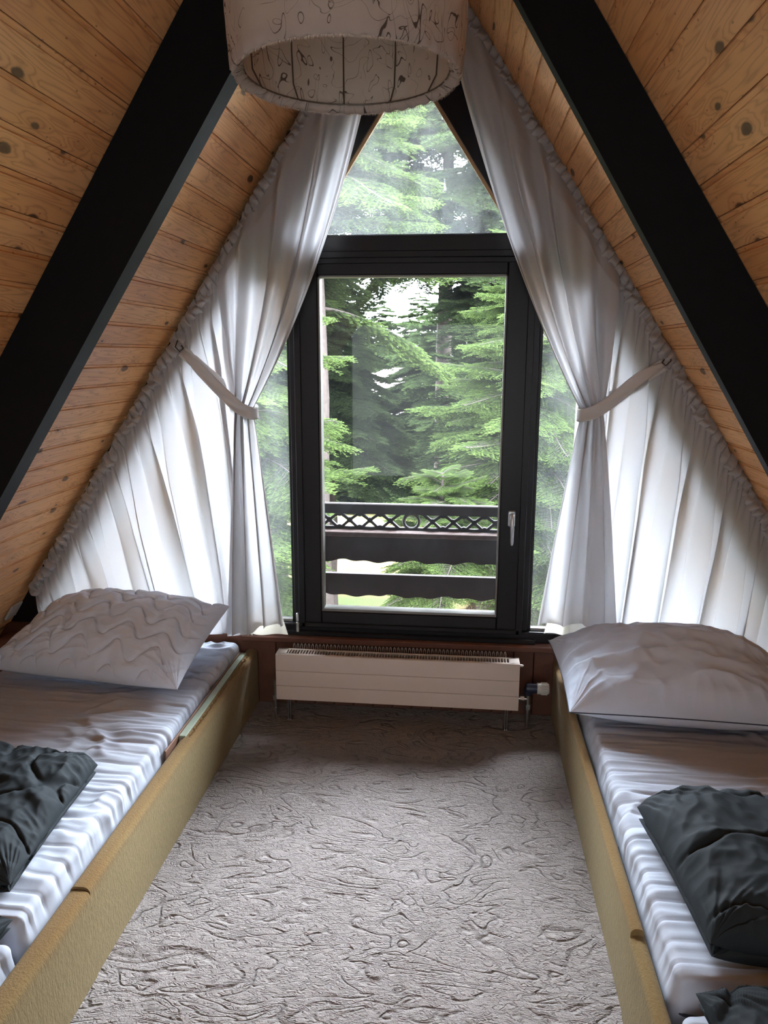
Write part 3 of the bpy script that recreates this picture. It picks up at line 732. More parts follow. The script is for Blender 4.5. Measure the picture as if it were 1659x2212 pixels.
def pillow(name, quad, Ht, Hb, zmin, mat, parent, pw=2.4, ex=.5, n=150, disp=None, quilt=0, concave=.04, wr=1.0, seed=0):
    """closed cushion between four corners (front-left, front-right, back-right, back-left)"""
    q = [np.array(p, float) for p in quad]
    s = np.sin(np.linspace(-1, 1, n) * pi / 2); u = s[:, None] + 0 * s[None, :]; v = s[None, :] + 0 * s[:, None]
    uc = u * (1 - concave * (1 - v ** 2) * np.abs(u)); vc = v * (1 - concave * (1 - u ** 2) * np.abs(v))
    a = (1 + uc) / 2; b = (1 + vc) / 2
    P = ((1 - a) * (1 - b))[..., None] * q[0] + (a * (1 - b))[..., None] * q[1] + (a * b)[..., None] * q[2] + ((1 - a) * b)[..., None] * q[3]
    N = np.cross(q[1] - q[0], q[3] - q[0]); N /= np.linalg.norm(N)
    Lx = np.linalg.norm(q[1] - q[0]); Ly = np.linalg.norm(q[3] - q[0])
    th = (np.clip(1 - np.abs(u) ** pw, 0, 1) * np.clip(1 - np.abs(v) ** pw, 0, 1)) ** ex
    x = u * Lx / 2; y = v * Ly / 2
    d = .012 * fbm(x * 5 + seed, y * 5 + seed, 3)
    for cu, cv in ((-1, -1), (1, -1), (1, 1), (-1, 1)):
        dx = x - cu * Lx / 2; dy = y - cv * Ly / 2; rr = np.hypot(dx, dy) + 1e-6; an = np.arctan2(dy, dx)
        d = d + .010 * wr * (ridge(an * 5 + seed + cu * 3, rr * 2.5 + cv) - .5) * np.exp(-(rr / .17) ** 2)
    ed = np.minimum(Lx / 2 - np.abs(x), Ly / 2 - np.abs(y))
    d = d + .005 * wr * (ridge(x * 22 + seed, y * 3) - .4) * np.exp(-np.clip(Ly / 2 - np.abs(y), 0, 1) / .05) + .005 * wr * (ridge(y * 22 + seed, x * 3) - .4) * np.exp(-np.clip(Lx / 2 - np.abs(x), 0, 1) / .05)
    d = d + .0045 * wr * (ridge(x * 9 + 2 * perlin(x * 4, y * 4) + seed, y * 7) - .5)
    if quilt:
        ph = y / .088 + .44 * np.sin(2 * pi * x / .165 + .5 * perlin(x * 5, y * 5)) + .15 * perlin(x * 6, y * 6)
        dd = np.abs(ph - np.round(ph))
        d = d - .0095 * np.exp(-(dd / .055) ** 2) + .006 * np.minimum(dd * 3, 1)
        d = d + .004 * (ridge(x * 9 + 2 * perlin(x * 5, y * 5), y * 20) - .5)
    if disp is not None: d = d + disp(u, v, x, y)
    k = np.clip(th * 2.2, 0, 1)
    top = P + N * (Ht * th + d * k)[..., None]
    bot = P - N * (Hb * th)[..., None]
    bot[..., 1] -= .035 * np.clip(-v, 0, 1) ** 2 * np.clip(1 - np.abs(v) ** 6, 0, 1) * np.clip(1 - np.abs(u) ** 4, 0, 1)
    bot[..., 2] = np.maximum(bot[..., 2], zmin); top[..., 2] = np.maximum(top[..., 2], zmin + .0015)
    V = np.concatenate([top.reshape(-1, 3), bot.reshape(-1, 3)])
    f1 = grid_faces(n, n); idb = (np.arange(n * n) + n * n).reshape(n, n); idt = np.arange(n * n).reshape(n, n)
    idb[0] = idt[0]; idb[-1] = idt[-1]; idb[:, 0] = idt[:, 0]; idb[:, -1] = idt[:, -1]
    f2 = np.stack([idb[:-1, :-1], idb[:-1, 1:], idb[1:, 1:], idb[1:, :-1]], -1).reshape(-1, 4)
    o = mesh_obj(name, V, np.concatenate([f1, f2]), mat, parent, True)
    edge = np.concatenate([P[:, 0], P[-1, 1:], P[::-1, -1][1:], P[0, ::-1][1:-1]])
    return o, edge

pl_, _ = pillow('pillow', [(-1.90, 2.68, .375), (-1.055, 2.61, .352), (-1.0, 3.12, .515), (-1.72, 3.16, .53)], .125, .07, .318, PILLOW, None, quilt=1, n=300, seed=3, wr=1.2,
    disp=lambda u, v, x, y: .035 * np.exp(-((u + .2) / .8) ** 2 - ((v - .25) / .45) ** 2) - .03 * np.exp(-((u - .78) / .10) ** 2) * sstep(-.1, .7, v))
tag(pl_, 'white scallop-quilted pillow propped at the window end of the left bed', 'pillow')
rp = thing('pillow', 'smooth pale blue-white pillow with dark piping at the window end of the right bed', 'pillow')
_, ed = pillow('pillowcase', [(.395, 2.53, .375), (1.17, 2.43, .405), (1.24, 3.06, .43), (.385, 3.13, .41)], .165, .09, .320, CASE, rp, pw=2.2, ex=.55, n=230, seed=8, wr=.8, concave=.03,
    disp=lambda u, v, x, y: .022 * np.exp(-(((v + .05 - .25 * u) / .16) ** 2)) * sstep(-1, -.4, u) + .018 * ridge(u * 1.2 + v * .8, v * 2.4) + .010 * ridge(u * 4 + v, v * 2 - u))
MB().tube([tuple(p + np.array([0, 0, .001])) for p in ed[::4]], .0022, 6, closed=True).build('piping', PIPING, rp, True)

def crease(seed, a=.014):
    return lambda u, v, x, y: a * (ridge(x * 3.1 + seed + .8 * perlin(x * 3, y * 3), y * 2.2 + seed) - .5) + a * .5 * (ridge(x * 7 + seed, y * 6 + 1.5 * perlin(x * 4, y * 4)) - .5) + .005 * (ridge(x * 20, y * 14 + seed) - .5) - a * 1.0 * np.exp(-(np.abs(perlin(x * 4.5 + seed * 2, y * 4.5)) / .035) ** 2)
def duvet(label, quad, H, zmin, seed, folds=1):
    t = thing('folded_duvet', label, 'duvet', group='folded charcoal duvets')
    pillow('upper_layer', [(p[0], p[1], zmin + H * .42) for p in quad], H * .62, H * .30, zmin + .002, DARKCLOTH, t, pw=7, ex=.55, n=190, seed=seed, concave=.015, disp=crease(seed), wr=1.3)
    c = sum(np.array(p[:2]) for p in quad) / 4
    q2 = [tuple(c + (np.array(p[:2]) - c) * .985) for p in quad]
    pillow('lower_layer', [(p[0], p[1], zmin + H * .22) for p in q2], H * .16, H * .22, zmin + .002, DARKCLOTH, t, pw=9, ex=.5, n=120, seed=seed + 5, concave=.02, disp=crease(seed + 2, .01), wr=1)
    return t
duvet('folded charcoal duvet on the left bed in front of the quilted pillow', [(-1.80, 1.47), (-1.045, 1.50), (-1.09, 2.04), (-1.80, 2.12)], .115, .316, 1)
duvet('folded charcoal duvet at the near end of the left bed, mostly cut off', [(-1.75, .85), (-1.03, .85), (-.998, 1.43), (-1.75, 1.43)], .10, .290, 2)
duvet('large folded charcoal duvet lying on the right bed in front of the piped pillow', [(.545, 1.455), (1.35, 1.43), (1.35, 2.02), (.500, 1.95)], .165, .319, 3)
duvet('charcoal duvet at the bottom right corner, near end of the right bed', [(.56, .85), (1.35, .85), (1.35, 1.41), (.505, 1.40)], .11, .268, 4)

# ------------------------------------------------------------------ radiator
rd = thing('radiator', 'low cream radiator with three front panels standing below the balcony door', 'radiator', (0, 0, 0))
RX0, RX1, RY0, RY1, RZ0, RZ1 = -.792, .266, 3.08, 3.155, .104, .315
h3 = (RZ1 - RZ0) / 3
for i, (a, b) in enumerate(((RZ0, RZ0 + h3 * .93), (RZ0 + h3 * .945, RZ0 + h3 * 1.92), (RZ0 + h3 * 1.935, RZ1))):
    MB().box(RX0, RX1, RY0, RY0 + .012, a, b, .0012).build('front_panel', RADI, rd)
g = MB().box(RX0, RX0 + .006, RY0 + .008, RY1, RZ0, RZ1, .002).box(RX1 - .006, RX1, RY0 + .008, RY1, RZ0, RZ1, .002).box(RX0 + .003, RX1 - .003, RY1 - .004, RY1, RZ0 + .02, RZ1, .001)
g.build('casing', RADI, rd)
g = MB().box(RX0, RX1, RY0 + .002, RY0 + .018, RZ1 - .004, RZ1 + .001, .001).box(RX0, RX1, RY1 - .012, RY1, RZ1 - .004, RZ1 + .001, .001)
g.box(RX0, RX0 + .045, RY0 + .01, RY1 - .002, RZ1 - .004, RZ1 + .001, .001).box(RX1 - .045, RX1, RY0 + .01, RY1 - .002, RZ1 - .004, RZ1 + .001, .001)
x = RX0 + .05
while x < RX1 - .05: g.box(x, x + .0045, RY0 + .014, RY1 - .008, RZ1 - .010, RZ1); x += .0125
g.build('top_grille', RADI, rd)
MB().box(RX0 + .01, RX1 - .01, RY0 + .014, RY1 - .006, RZ0 + .03, RZ1 - .03).build('convector_core', DARKIN, rd)
g = MB(); x = RX0 + .055
while x < RX1 - .055:
    g.tube([(x, 3.195, .12), (x, 3.195, .305), (x + .001, 3.195, .318), (x + .0045, 3.195, .325), (x + .008, 3.195, .318), (x + .009, 3.195, .305), (x + .009, 3.195, .12)], .0013, 5)
    x += .0168
g.box(RX0 + .04, RX1 - .04, 3.18, 3.192, .12, .29)
g.build('convector_fins', RADD, rd)
for x in (RX0 + .047, RX1 - .055):
    MB().box(x, x + .003, 3.10, 3.125, .0, .11).box(x + .009, x + .012, 3.10, 3.125, 0, .11).box(x - .006, x + .018, 3.095, 3.13, 0, .003).build('foot', METAL, rd)
MB().tube([(RX1 - .005, 3.12, .295), (RX1 + .012, 3.12, .295), (RX1 + .018, 3.12, .295)], [.006, .006, .004], 8).build('bleed_valve', RADI, rd, True)
# valve with thermostat head, right
vv_ = MB().tube([(RX1 - .01, 3.14, .135), (RX1 + .045, 3.14, .135)], .009, 10).tube([(RX1 + .045, 3.14, .04), (RX1 + .045, 3.14, .20)], [.011, .011], 10).lathe([(.017, -.012), (.017, .012)], 6, (RX1 + .045, 3.14, .10)).lathe([(.015, -.008), (.015, .008)], 6, (RX1 + .02, 3.14, .135), 'x').tube([(RX1 + .045, 3.14, 0), (RX1 + .045, 3.14, .05)], .008, 8)
vb = vv_.build('valve', METAL, rd, True)
g = MB().lathe([(.017, 0), (.020, .01), (.019, .03), (.012, .035)], 14, (RX1 + .045, 3.14, .155)).lathe([(.012, -.02), (.02, -.015), (.022, .0), (.020, .03)], 14, (RX1 + .05, 3.135, .187), 'x')
g.build('valve_body', NAVYPL, rd, True)
g = MB(); n = 32
prof = [(.021, .0), (.0245, .002), (.0245, .045), (.020, .052), (.004, .054)]
g.lathe(prof, 24, (RX1 + .080, 3.135, .187), 'x')
for k in range(18):
    a = 2 * pi * k / 18; g.tube([(RX1 + .098, 3.135 + .025 * cos(a), .187 + .025 * sin(a)), (RX1 + .124, 3.135 + .025 * cos(a), .187 + .025 * sin(a))], .0022, 5)
g.build('thermostat_head', WHITEPL, rd, True)
g = MB().tube([(RX0 - .02, 3.14, .0), (RX0 - .02, 3.14, .15)], .008, 8).tube([(RX0 - .02, 3.14, .085), (RX0 + .005, 3.14, .085)], .008, 8).lathe([(.014, -.01), (.014, .01)], 6, (RX0 - .02, 3.14, .085)).lathe([(.010, 0), (.010, .02)], 8, (RX0 - .02, 3.14, .145)).lathe([(.012, -.008), (.012, .008)], 6, (RX0 - .02, 3.14, .03))
g.build('return_valve', METAL, rd, True)

# wall socket low on the left slope
nrm = Vector((S / NS, 0, -1 / NS)); ts = Vector((-1 / NS, 0, -S / NS)); cy = Vector((0, 1, 0))
so = thing('wall_socket', 'white wall socket low on the left pine slope behind the quilted pillow', 'socket')
cpt = Vector((-2.088, 3.225, roofz(-2.088))) + nrm * .006
def plate(r0, h0, h1, sides=4):
    V = []
    for hh in (h0, h1):
        for k in range(sides):
            a = 2 * pi * k / sides + pi / 4; V.append(cpt + nrm * hh + ts * cos(a) * r0 + cy * sin(a) * r0)
    f = [tuple(range(sides)), tuple(range(2 * sides - 1, sides - 1, -1))] + [(i, (i + 1) % sides, sides + (i + 1) % sides, sides + i) for i in range(sides)]
    return V, f
g = MB(); g.add(*plate(.056, 0, .010)); g.build('cover_plate', WHITEPL, so)
g = MB(); g.add(*plate(.021, .010, .012, 20)); g.build('socket_insert', RADD, so)

# ------------------------------------------------------------------ lampshade
lp = thing('pendant_lamp', 'large crinkled cream fabric drum lampshade hanging from the ridge', 'lamp')
LX, LY, LZ = -.238, 1.60, 2.122
R0 = .222; LK = .965
prof = [(.206, .012), (.222, .001), (.2265, .004), (.229, .02), (.233, .06), (.235, .10), (.235, .20), (.233, .27), (.228, .30), (.222, .31)]
n = 160; V = []; UV = []
for j, (r, h) in enumerate(prof):
    r *= LK
    for k in range(n + 1):
        a = 2 * pi * k / n; rr = r + .0012 * sin(a * 31 + h * 60) + .0015 * sin(a * 13)
        if j <= 2: rr += .002 * sin(a * 57) ; 
        V.append((LX + rr * cos(a), LY + rr * sin(a), LZ + h + (.002 * sin(a * 43) if j in (1, 2) else 0))); UV.append((a * .235 * 2.2, h * 2.2))
idx = np.arange(len(prof) * (n + 1)).reshape(len(prof), n + 1)
Fc = np.stack([idx[:-1, :-1], idx[:-1, 1:], idx[1:, 1:], idx[1:, :-1]], -1).reshape(-1, 4)
so_ = mesh_obj('shade', V, Fc, LAMPF, lp, True, uv=UV)
md = so_.modifiers.new('t', 'SOLIDIFY'); md.thickness = .0018; md.offset = 0
for h, r in ((.30, .224), (.014, .205)):
    r *= LK
    MB().tube([(LX + r * cos(2 * pi * k / 72), LY + r * sin(2 * pi * k / 72), LZ + h) for k in range(72)], .0018, 5, closed=True).build('wire_ring', WIRE, lp, True)
for k in range(12):
    a = 2 * pi * (k + .35) / 12
    MB().tube([*[(LX + q * LK * cos(a), LY + q * LK * sin(a), LZ + hh_) for q, hh_ in ((.204, .014), (.226, .05), (.2315, .12), (.2305, .22), (.222, .30))]], .0017, 5).build('rib_wire', WIRE, lp, True)
V = []; Fc = []                     # frayed fuzzy piping around both lower folds
for rr0, hh0 in ((.2235 * LK, .0), (.2065 * LK, .0125)):
    for k in range(900):
        a = 2 * pi * k / 900 + random.uniform(-.002, .002); b = len(V); r = rr0 + random.uniform(-.0015, .0015); l = random.uniform(.002, .006); da = .0035
        V += [(LX + r * cos(a - da), LY + r * sin(a - da), LZ + hh0 + .001), (LX + r * cos(a + da), LY + r * sin(a + da), LZ + hh0 + .001), (LX + (r - .001) * cos(a), LY + (r - .001) * sin(a), LZ + hh0 - l)]; Fc.append((b, b + 1, b + 2))
mesh_obj('frayed_edging', V, Fc, FUZZ, lp)
g = MB()
for k in range(3):
    a = 2 * pi * k / 3 + .2; g.tube([(LX, LY, LZ + .27), (LX + .214 * cos(a), LY + .214 * sin(a), LZ + .30)], .002, 5)
g.build('spider', WIRE, lp, True)
MB().lathe([(.010, .34), (.018, .33), (.020, .26), (.016, .25)], 16, (LX, LY, LZ)).build('lamp_holder', NAVYPL, lp, True)
MB().lathe([(.013, .255), (.014, .235), (.028, .205), (.030, .185), (.022, .165), (.0, .157)], 18, (LX, LY, LZ)).build('bulb', WHITEPL, lp, True)
MB().tube([(LX, LY, LZ + .33), (LX, LY, 3.215)], .003, 6).build('cord', WIRE, lp, True)

# ------------------------------------------------------------------ outside: French balcony rail
YB = 3.55
ba = thing('balcony_railing', 'dark carved wooden balcony railing with wavy boards outside the door', 'railing')
bx0, bx1 = -.778, .322
MB().box(bx0 - .02, bx0, YB, YB + .06, .32, .91).build('post', RAILW, ba); MB().box(bx1, bx1 + .02, YB, YB + .06, .32, .91).build('post', RAILW, ba)
MB().box(bx0, bx1, YB, YB + .035, .852, .902, .004).build('top_rail', RAILW, ba)
g = MB(); z0, z1 = .776, .856; n = 9; ctr = (bx0 + bx1) / 2 - .005; per = .0985
yA, yB_ = YB + .006, YB + .026
g.box(bx0, bx1, yA, yB_, z0, z0 + .012)
def bar(xa, za, xb, zb_, w=.0062):
    d = hypot(xb - xa, zb_ - za); nx_, nz_ = -(zb_ - za) / d * w, (xb - xa) / d * w
    g.prism([(xa + nx_, za + nz_), (xb + nx_, zb_ + nz_), (xb - nx_, zb_ - nz_), (xa - nx_, za - nz_)], yA, yB_)
for sd in (-1, 1):
    x = ctr + sd * .052
    while bx0 - .05 < x < bx1 + .05:
        xe = x + sd * per; xm = (x + xe) / 2; zm = (z0 + z1) / 2 + .004
        cl = lambda q: max(bx0, min(bx1, q))
        if bx0 < min(x, xe) and max(x, xe) < bx1 + .01:
            # curved lens openings: bow the bars slightly
            for (za, zb_) in ((z0, z1), (z1, z0)):
                bar(x, za, xm, zm); bar(xm, zm, xe, zb_)
            g.lathe([(.013, yA + .001), (.013, yB_ - .001)], 12, (xm, 0, zm), 'y')
            g.lathe([(.016, yA + .001), (.016, yB_ - .001)], 12, (xe, 0, z1 - .002), 'y'); g.lathe([(.016, yA + .001), (.016, yB_ - .001)], 12, (xe, 0, z0 + .006), 'y')
        x = xe
ring = [(ctr + .036 * cos(2 * pi * k / 40), YB + .016, (z0 + z1) / 2 + .003 + .036 * sin(2 * pi * k / 40)) for k in range(40)]
g.tube(ring, .008, 6, closed=True)
g.build('pierced_panel', RAILW, ba)
MB().box(bx0, bx1, YB - .055, YB + .03, .752, .776, .003).build('ledge', LEDGE, ba)['label'] = 'sun-bleached pinkish ledge board'
def wavy(zt, zb_, amp, ph, y):
    xs = np.linspace(bx0, bx1, 90); prof = [(bx0, zt), (bx1, zt)]
    # cusped scallops: long arches meeting in soft points
    for x in xs[::-1]:
        q = (x - bx0) / .30 + ph; s_ = abs(sin(pi * q)); prof.append((x, zb_ - amp * (s_ ** .8) + .35 * amp * sin(2 * pi * q * 2.5)))
    return MB().prism([(float(a), float(b)) for a, b in prof], y, y + .026)
wavy(.752, .640, .012, .2, YB - .045).build('wavy_board', RAILW, ba)
wavy(.567, .468, .012, .55, YB - .045).build('wavy_board', RAILW, ba)

# ------------------------------------------------------------------ outside: ground, house, trees
GZ = -2.8
kk = NM('dry_meadow'); vv0 = kk.coord(); c0 = kk.mix(kk.noise(vv0, 14, 4, .7), (.088, .062, .026), (.135, .097, .042)); c0 = kk.mix(kk.ramp(kk.noise(vv0, .8, 3), [(.45, 0.0), (.65, 1.0)]), c0, (.07, .09, .03))
MEAD = kk.pbr(c0, .95, kk.bump(kk.noise(vv0, 40, 3), .5, .03), 0, .1)
gr = MB().box(-60, 60, 3.6, 90, GZ - .3, GZ).build('ground', MEAD); struct(gr)
kk = NM('roof_tiles'); v0 = kk.coord(); wv = kk.n('ShaderNodeTexWave', bands_direction='Y'); wv.inputs['Scale'].default_value = .9; kk.l(v0, wv.inputs['Vector'])
c0 = kk.mix(kk.noise(v0, 6, 3), (.13, .10, .095), (.19, .15, .14)); c0 = kk.mix(kk.ramp(wv.outputs['Fac'], [(.0, 1.0), (.14, 0.0)]), c0, (.05, .035, .035))
TILE = kk.pbr(c0, .8)
RENDERW = m_plain('pale_render', (.25, .23, .21), .9)
ho = thing('neighbour_house', 'distant house with a pinkish tiled roof glimpsed between the spruces', 'house')
hx, hy = -1.2, 32.6
MB().box(hx - 5, hx + 5, hy, hy + 9, GZ, -.9).build('wall', RENDERW, ho)
V = [(hx - 5.6, hy - .8, -1.2), (hx + 5.6, hy - .8, -1.2), (hx + 5.6, hy + 4.5, .95), (hx - 5.6, hy + 4.5, .95), (hx + 5.6, hy + 9.8, -1.2), (hx - 5.6, hy + 9.8, -1.2)]
V += [(a, b, c - .15) for a, b, c in V]
mesh_obj('roof', V, [(0, 1, 2, 3), (3, 2, 4, 5), (6, 9, 8, 7), (9, 11, 10, 8), (0, 6, 7, 1), (4, 10, 11, 5), (1, 7, 8, 2), (2, 8, 10, 4), (0, 3, 9, 6), (3, 5, 11, 9)], TILE, ho)
MB().box(hx + 1, hx + 1.6, hy + 3.4, hy + 4.0, 0, 1.9).build('chimney', TILE, ho)

def make_bough(seed, L=1.7, flat=.5, fresh=1.0, dens=1.0, droop=.5, ns=1.0, twig=False):
    """one spruce bough along +X: bent axis, side twigs, needles; returns mesh"""
    rg = np.random.default_rng(seed)
    tris = []; tips = []
    def needles(p0, p1, n, ln, f0, f1, upv):
        # p0,p1 (3), n stations, needles both sides + up
        t = (np.arange(n) + rg.uniform(0, 1, n) * .6) / n
        P = p0 + (p1 - p0) * t[:, None]; ax = (p1 - p0); ax = ax / (np.linalg.norm(ax) + 1e-9)
        sd = np.cross(ax, upv); sd /= np.linalg.norm(sd) + 1e-9; un = np.cross(sd, ax)
        for a in (-1.15, .1, 1.15):
            aa = a + rg.normal(0, .18, n)
            d = ax * .62 + sd * np.sin(aa)[:, None] * .85 + un * np.cos(aa)[:, None] * .55
            ll = ln * rg.uniform(.8, 1.15, n)[:, None]
            q = P + d * ll; wv_ = np.cross(d, ax + .01) ; wv_ /= np.linalg.norm(wv_, axis=1)[:, None] + 1e-9
            wv_ = wv_ * .0030 * ns
            tris.append(np.stack([P - wv_, P + wv_, q], 1)); tf = f0 + (f1 - f0) * t
            tips.append(np.repeat(tf, 3).reshape(-1, 3))
    stems = MB()
    up_ = np.array([0, 0, 1.0])
    def axis(t): return np.array([L * t, 0.10 * L * sin(2.2 * t + seed), L * (.10 * t - droop * t * t + .22 * droop * 2 * max(0, t - .6) ** 2 * 3)])
    pts = [axis(k / 12) for k in range(13)]
    stems.tube([tuple(p) for p in pts], list(np.linspace(.016, .003, 13)), 5)
    n2 = int(24 * dens)
    for i in range(n2):
        t = .10 + .88 * (i + .5) / n2; base = axis(t); tan = axis(min(1, t + .02)) - axis(t - .02); tan /= np.linalg.norm(tan)
        for sd in (-1, 1):
            l2 = L * (.46 * (1 - t) ** .75 + .09) * rg.uniform(.75, 1.15) * (1 if t > .2 else .8)
            an = rg.uniform(.75, 1.0) * sd; side = np.array([-tan[1], tan[0], 0]); side /= np.linalg.norm(side)
            d = tan * cos(an) + side * sin(an); d = d + up_ * rg.uniform(-.12, .10) * flat
            d /= np.linalg.norm(d); end = base + d * l2 + np.array([0, 0, -.22 * l2 * rg.uniform(.3, 1.5)])
            mid = base + d * l2 * .5 + np.array([0, 0, -.02 * l2])
            stems.tube([tuple(base), tuple(mid), tuple(end)], [.0045, .003, .0018], 3, cap=False)
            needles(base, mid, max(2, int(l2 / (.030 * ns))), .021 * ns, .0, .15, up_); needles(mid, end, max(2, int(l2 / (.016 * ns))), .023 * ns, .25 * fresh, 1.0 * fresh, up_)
            n3 = int(l2 / .052)
            for j in range(n3):
                s_ = (j + .6) / n3; b3 = (base + (mid - base) * s_ * 2) if s_ < .5 else (mid + (end - mid) * (s_ - .5) * 2)
                dd = end - base; dd /= np.linalg.norm(dd)
                for s3 in (-1, 1):
                    l3 = min(.17, (.36 * l2 * (1 - s_) + .05)) * rg.uniform(.8, 1.2); a3 = s3 * rg.uniform(.7, .95)
                    sv = np.cross(up_, dd); sv /= np.linalg.norm(sv); d3 = dd * cos(a3) + sv * sin(a3) + up_ * rg.uniform(-.2, .05)
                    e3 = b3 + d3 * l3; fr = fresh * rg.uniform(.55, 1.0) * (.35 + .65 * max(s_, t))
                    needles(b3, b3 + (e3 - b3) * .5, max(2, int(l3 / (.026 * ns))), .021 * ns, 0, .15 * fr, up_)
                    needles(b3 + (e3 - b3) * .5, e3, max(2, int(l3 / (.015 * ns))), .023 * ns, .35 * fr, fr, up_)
    if twig:                                  # bare: thin crooked side twigs instead of needles
        for k in range(150):
            t = rg.uniform(.15, 1); b = axis(t); l = L * .5 * (1.1 - t) * rg.uniform(.4, 1); a = rg.choice([-1, 1]) * rg.uniform(.5, 1.2)
            e = b + np.array([cos(a) * l, sin(a) * l, -l * rg.uniform(.1, .8)]); m_ = (b + e) / 2 + rg.normal(0, .03, 3)
            stems.tube([tuple(b), tuple(m_), tuple(e)], [.005, .004, .002], 3, cap=False)
        tris = tris[:1]; tips = tips[:1]
    T = np.concatenate(tris); tp = np.concatenate([x.reshape(-1, 3) for x in tips])
    V = T.reshape(-1, 3); n = len(V); F3 = np.arange(n).reshape(-1, 3)
    sv = np.array(stems.v); F4 = np.array([f for f in stems.f if len(f) == 4]) + n
    me = bpy.data.meshes.new('bough'); AV = np.concatenate([V, sv]).astype(np.float32)
    me.vertices.add(len(AV)); me.vertices.foreach_set('co', AV.ravel())
    nl = F3.size + F4.size; me.loops.add(nl); me.loops.foreach_set('vertex_index', np.concatenate([F3.ravel(), F4.ravel()]).astype(np.int32))
    ls = np.concatenate([np.arange(len(F3)) * 3, F3.size + np.arange(len(F4)) * 4]).astype(np.int32)
    lt = np.concatenate([np.full(len(F3), 3), np.full(len(F4), 4)]).astype(np.int32)
    me.polygons.add(len(ls)); me.polygons.foreach_set('loop_start', ls); me.polygons.foreach_set('loop_total', lt)
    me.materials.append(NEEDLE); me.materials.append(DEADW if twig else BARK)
    me.polygons.foreach_set('material_index', np.concatenate([np.zeros(len(F3)), np.ones(len(F4))]).astype(np.int32))
    me.update(calc_edges=True)
    at = me.attributes.new('tip', 'FLOAT', 'POINT'); at.data.foreach_set('value', np.concatenate([tp.ravel(), np.zeros(len(sv))]).astype(np.float32))
    return me
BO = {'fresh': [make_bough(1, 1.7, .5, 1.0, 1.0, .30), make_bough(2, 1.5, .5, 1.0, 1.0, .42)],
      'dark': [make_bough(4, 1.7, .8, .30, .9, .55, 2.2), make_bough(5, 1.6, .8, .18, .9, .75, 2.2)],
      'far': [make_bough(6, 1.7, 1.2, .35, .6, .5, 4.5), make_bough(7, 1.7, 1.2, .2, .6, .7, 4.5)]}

DEAD = [make_bough(8, 1.7, 1.5, 0, .5, .6, 14, twig=True), make_bough(9, 1.6, 1.5, 0, .5, .75, 14, twig=True)]
def shown(P):
    """whether a point outside could be seen through the glazing, with room to spare for a step to the side"""
    d = Vector(P) - Vector((0, 0, CH)); z = d.dot(fw)
    if z < .1: return False
    x = 829.5 + F * d.dot(r2) / z; y = 1106 - F * d.dot(u2) / z
    return 330 < x < 1480 and 60 < y < 1500
def tree(label, x, y, ztop, zlow, r, kind, nb, seed, z0=-2.8, group='spruces outside the window', lean=0, azim=None, xr=(-99, 99), yr=(4.4, 99), low=None, bare=None):
    rg = np.random.default_rng(seed)
    t = thing('spruce_tree', label, 'tree', (x, y, z0), group)
    hh = ztop - z0
    MB().tube([(lean * k / 10 * .1 + .02 * sin(k * 1.7 + seed), .02 * cos(k + seed), hh * k / 10) for k in range(11)], list(np.linspace(.05 + hh * .012, .01, 11)), 10).build('trunk', BARK, t, True)
    if bare:                                  # dead brown twigs low on the trunk
        for i in range(bare[2]):
            o = bpy.data.objects.new('dead_bough', DEAD[i % 2]); C.objects.link(o); o.parent = t; s = rg.uniform(.35, .6)
            o.scale = (s, s, s * 1.3); o.location = (0, 0, bare[0] + (bare[1] - bare[0]) * (i + .5) / bare[2] - z0)
            o.rotation_euler = (rg.uniform(-.4, .4), rg.uniform(.1, .7), -pi / 2 + rg.uniform(-1.5, 1.5))
    for i in range(nb):
        f = (i + rg.uniform(0, .9)) / nb; z = zlow + (ztop - zlow) * f - z0
        top = (ztop - z0 - z) / (ztop - zlow)                    # 1 low .. 0 top
        ln = r * (.12 + .88 * top ** .8) * rg.uniform(.75, 1.15)
        az = i * 2.39996 + rg.uniform(-.3, .3)
        if azim is not None: az = azim[0] + (azim[1] - azim[0]) * rg.uniform(0, 1)
        mesh = BO[kind][i % 2]; s = ln / 1.6
        rot = (rg.uniform(-.25, .25), rg.uniform(-.15, .2) - .45 * (1 - top) ** 2, az); sz_ = s * rg.uniform(.8, 1.1)
        m = Matrix.LocRotScale(Vector((x, y, z0 + z)), __import__('mathutils').Euler(rot), Vector((s, s, sz_)))
        P = [m @ Vector(c) for c in ((.3, 0, 0), (.9, 0, -.15), (1.65, 0, -.35), (.8, .6, -.2), (.8, -.6, -.2))]
        if not any(shown(p) for p in P): continue
        if any(not (xr[0] < p.x < xr[1] and yr[0] < p.y < yr[1]) for p in P): continue
        if low and any(p.z < low[0] and ((p.x > low[1]) if x < low[1] else (p.x < low[1])) for p in P): continue
        o = bpy.data.objects.new('bough', mesh); C.objects.link(o); o.parent = t
        o.scale = (s, s, sz_); o.location = (0, 0, z); o.rotation_euler = rot
    return t
def at(px, Y):
    """world x of an image column at depth Y (level with the horizon)"""
    v = fw + r2 * (px - 829.5) / F + u2 * (1106 - 780) / F
    return v.x * Y / v.y
tree('bright green spruce close behind the left half of the railing', -1.95, 6.3, 3.9, -2.4, 1.9, 'fresh', 190, 12, xr=(-9, -.90), yr=(4.3, 8.3), low=(-.45, -1.2))
tree('small young spruce low in the middle behind the railing', -.15, 6.4, .62, -1.2, 1.3, 'fresh', 170, 14, low=(-.42, -.02), xr=(-.64, .55), yr=(4.3, 7.4))
tree('bright green spruce with a grey trunk, right of the door centre', .62, 7.5, 3.0, -.5, 1.35, 'fresh', 150, 11, low=(-.25, .1), bare=(-1.0, .7, 34), xr=(-.55, 2.0), yr=(5.2, 9.4))
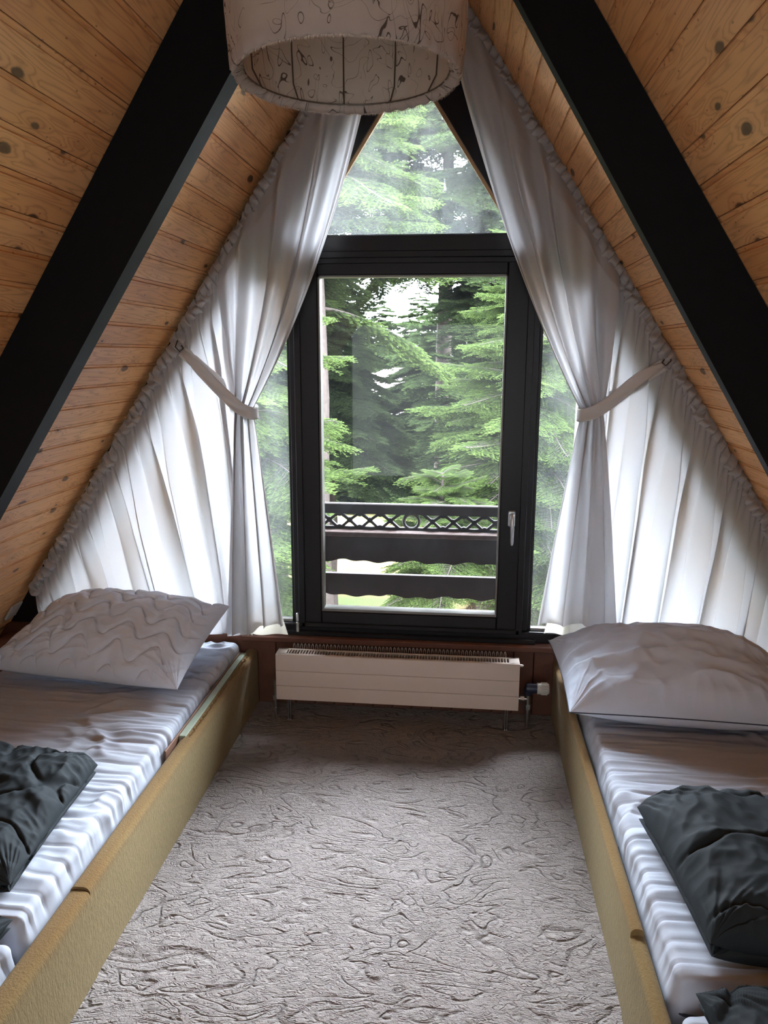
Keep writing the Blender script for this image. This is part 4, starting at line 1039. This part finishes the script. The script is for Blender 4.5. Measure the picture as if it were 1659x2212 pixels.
tree('spruce seen through the right side pane', 2.3, 6.2, 3.4, -2.4, 1.9, 'fresh', 180, 13, xr=(.8, 9), yr=(4.3, 8.6))
tree('bright spruce top reaching into the upper pane on the left', at(690, 9.8), 9.8, 6.8, 2.0, 2.2, 'fresh', 110, 26, xr=(-4, -.15), yr=(8.4, 11.8))
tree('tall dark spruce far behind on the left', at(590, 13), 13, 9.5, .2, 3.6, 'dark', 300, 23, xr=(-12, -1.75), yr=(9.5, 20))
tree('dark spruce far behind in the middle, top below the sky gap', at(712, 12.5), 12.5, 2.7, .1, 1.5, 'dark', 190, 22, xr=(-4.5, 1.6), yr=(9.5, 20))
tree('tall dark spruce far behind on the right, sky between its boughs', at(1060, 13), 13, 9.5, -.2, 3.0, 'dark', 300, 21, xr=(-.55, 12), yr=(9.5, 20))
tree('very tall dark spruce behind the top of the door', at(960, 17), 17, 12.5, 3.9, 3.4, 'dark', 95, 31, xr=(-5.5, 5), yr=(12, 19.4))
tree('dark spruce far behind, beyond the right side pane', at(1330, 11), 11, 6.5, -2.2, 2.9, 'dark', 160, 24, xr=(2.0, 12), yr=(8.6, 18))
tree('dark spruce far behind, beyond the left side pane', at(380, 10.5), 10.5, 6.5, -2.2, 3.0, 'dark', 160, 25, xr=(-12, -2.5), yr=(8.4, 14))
far = (((500, 24), 7, 'second row spruce far left, behind the tall dark one'), ((640, 27), 3.0, 'low second row spruce behind the middle left'), ((690, 23), 2.2, 'low distant spruce left of the pinkish roof'), ((960, 24), 3.4, 'distant spruce right of the pinkish roof'), ((1090, 25), 9, 'tall distant spruce behind the door handle side'), ((1230, 22), 7, 'distant spruce beyond the right side pane'), ((755, 50), 5.2, 'distant spruce behind the left end of the pinkish roof'), ((820, 51), 5.0, 'distant spruce directly behind the pinkish roof'), ((905, 50), 5.4, 'distant spruce behind the right end of the pinkish roof'))
for i, ((px, yy), zt_, lb) in enumerate(far):
    tree(lb, at(px, yy), yy, zt_, -2.5, 3.4, 'far', 90, 40 + i, group='distant spruces', yr=(19.5, 30.5) if yy < 35 else (44.5, 60))
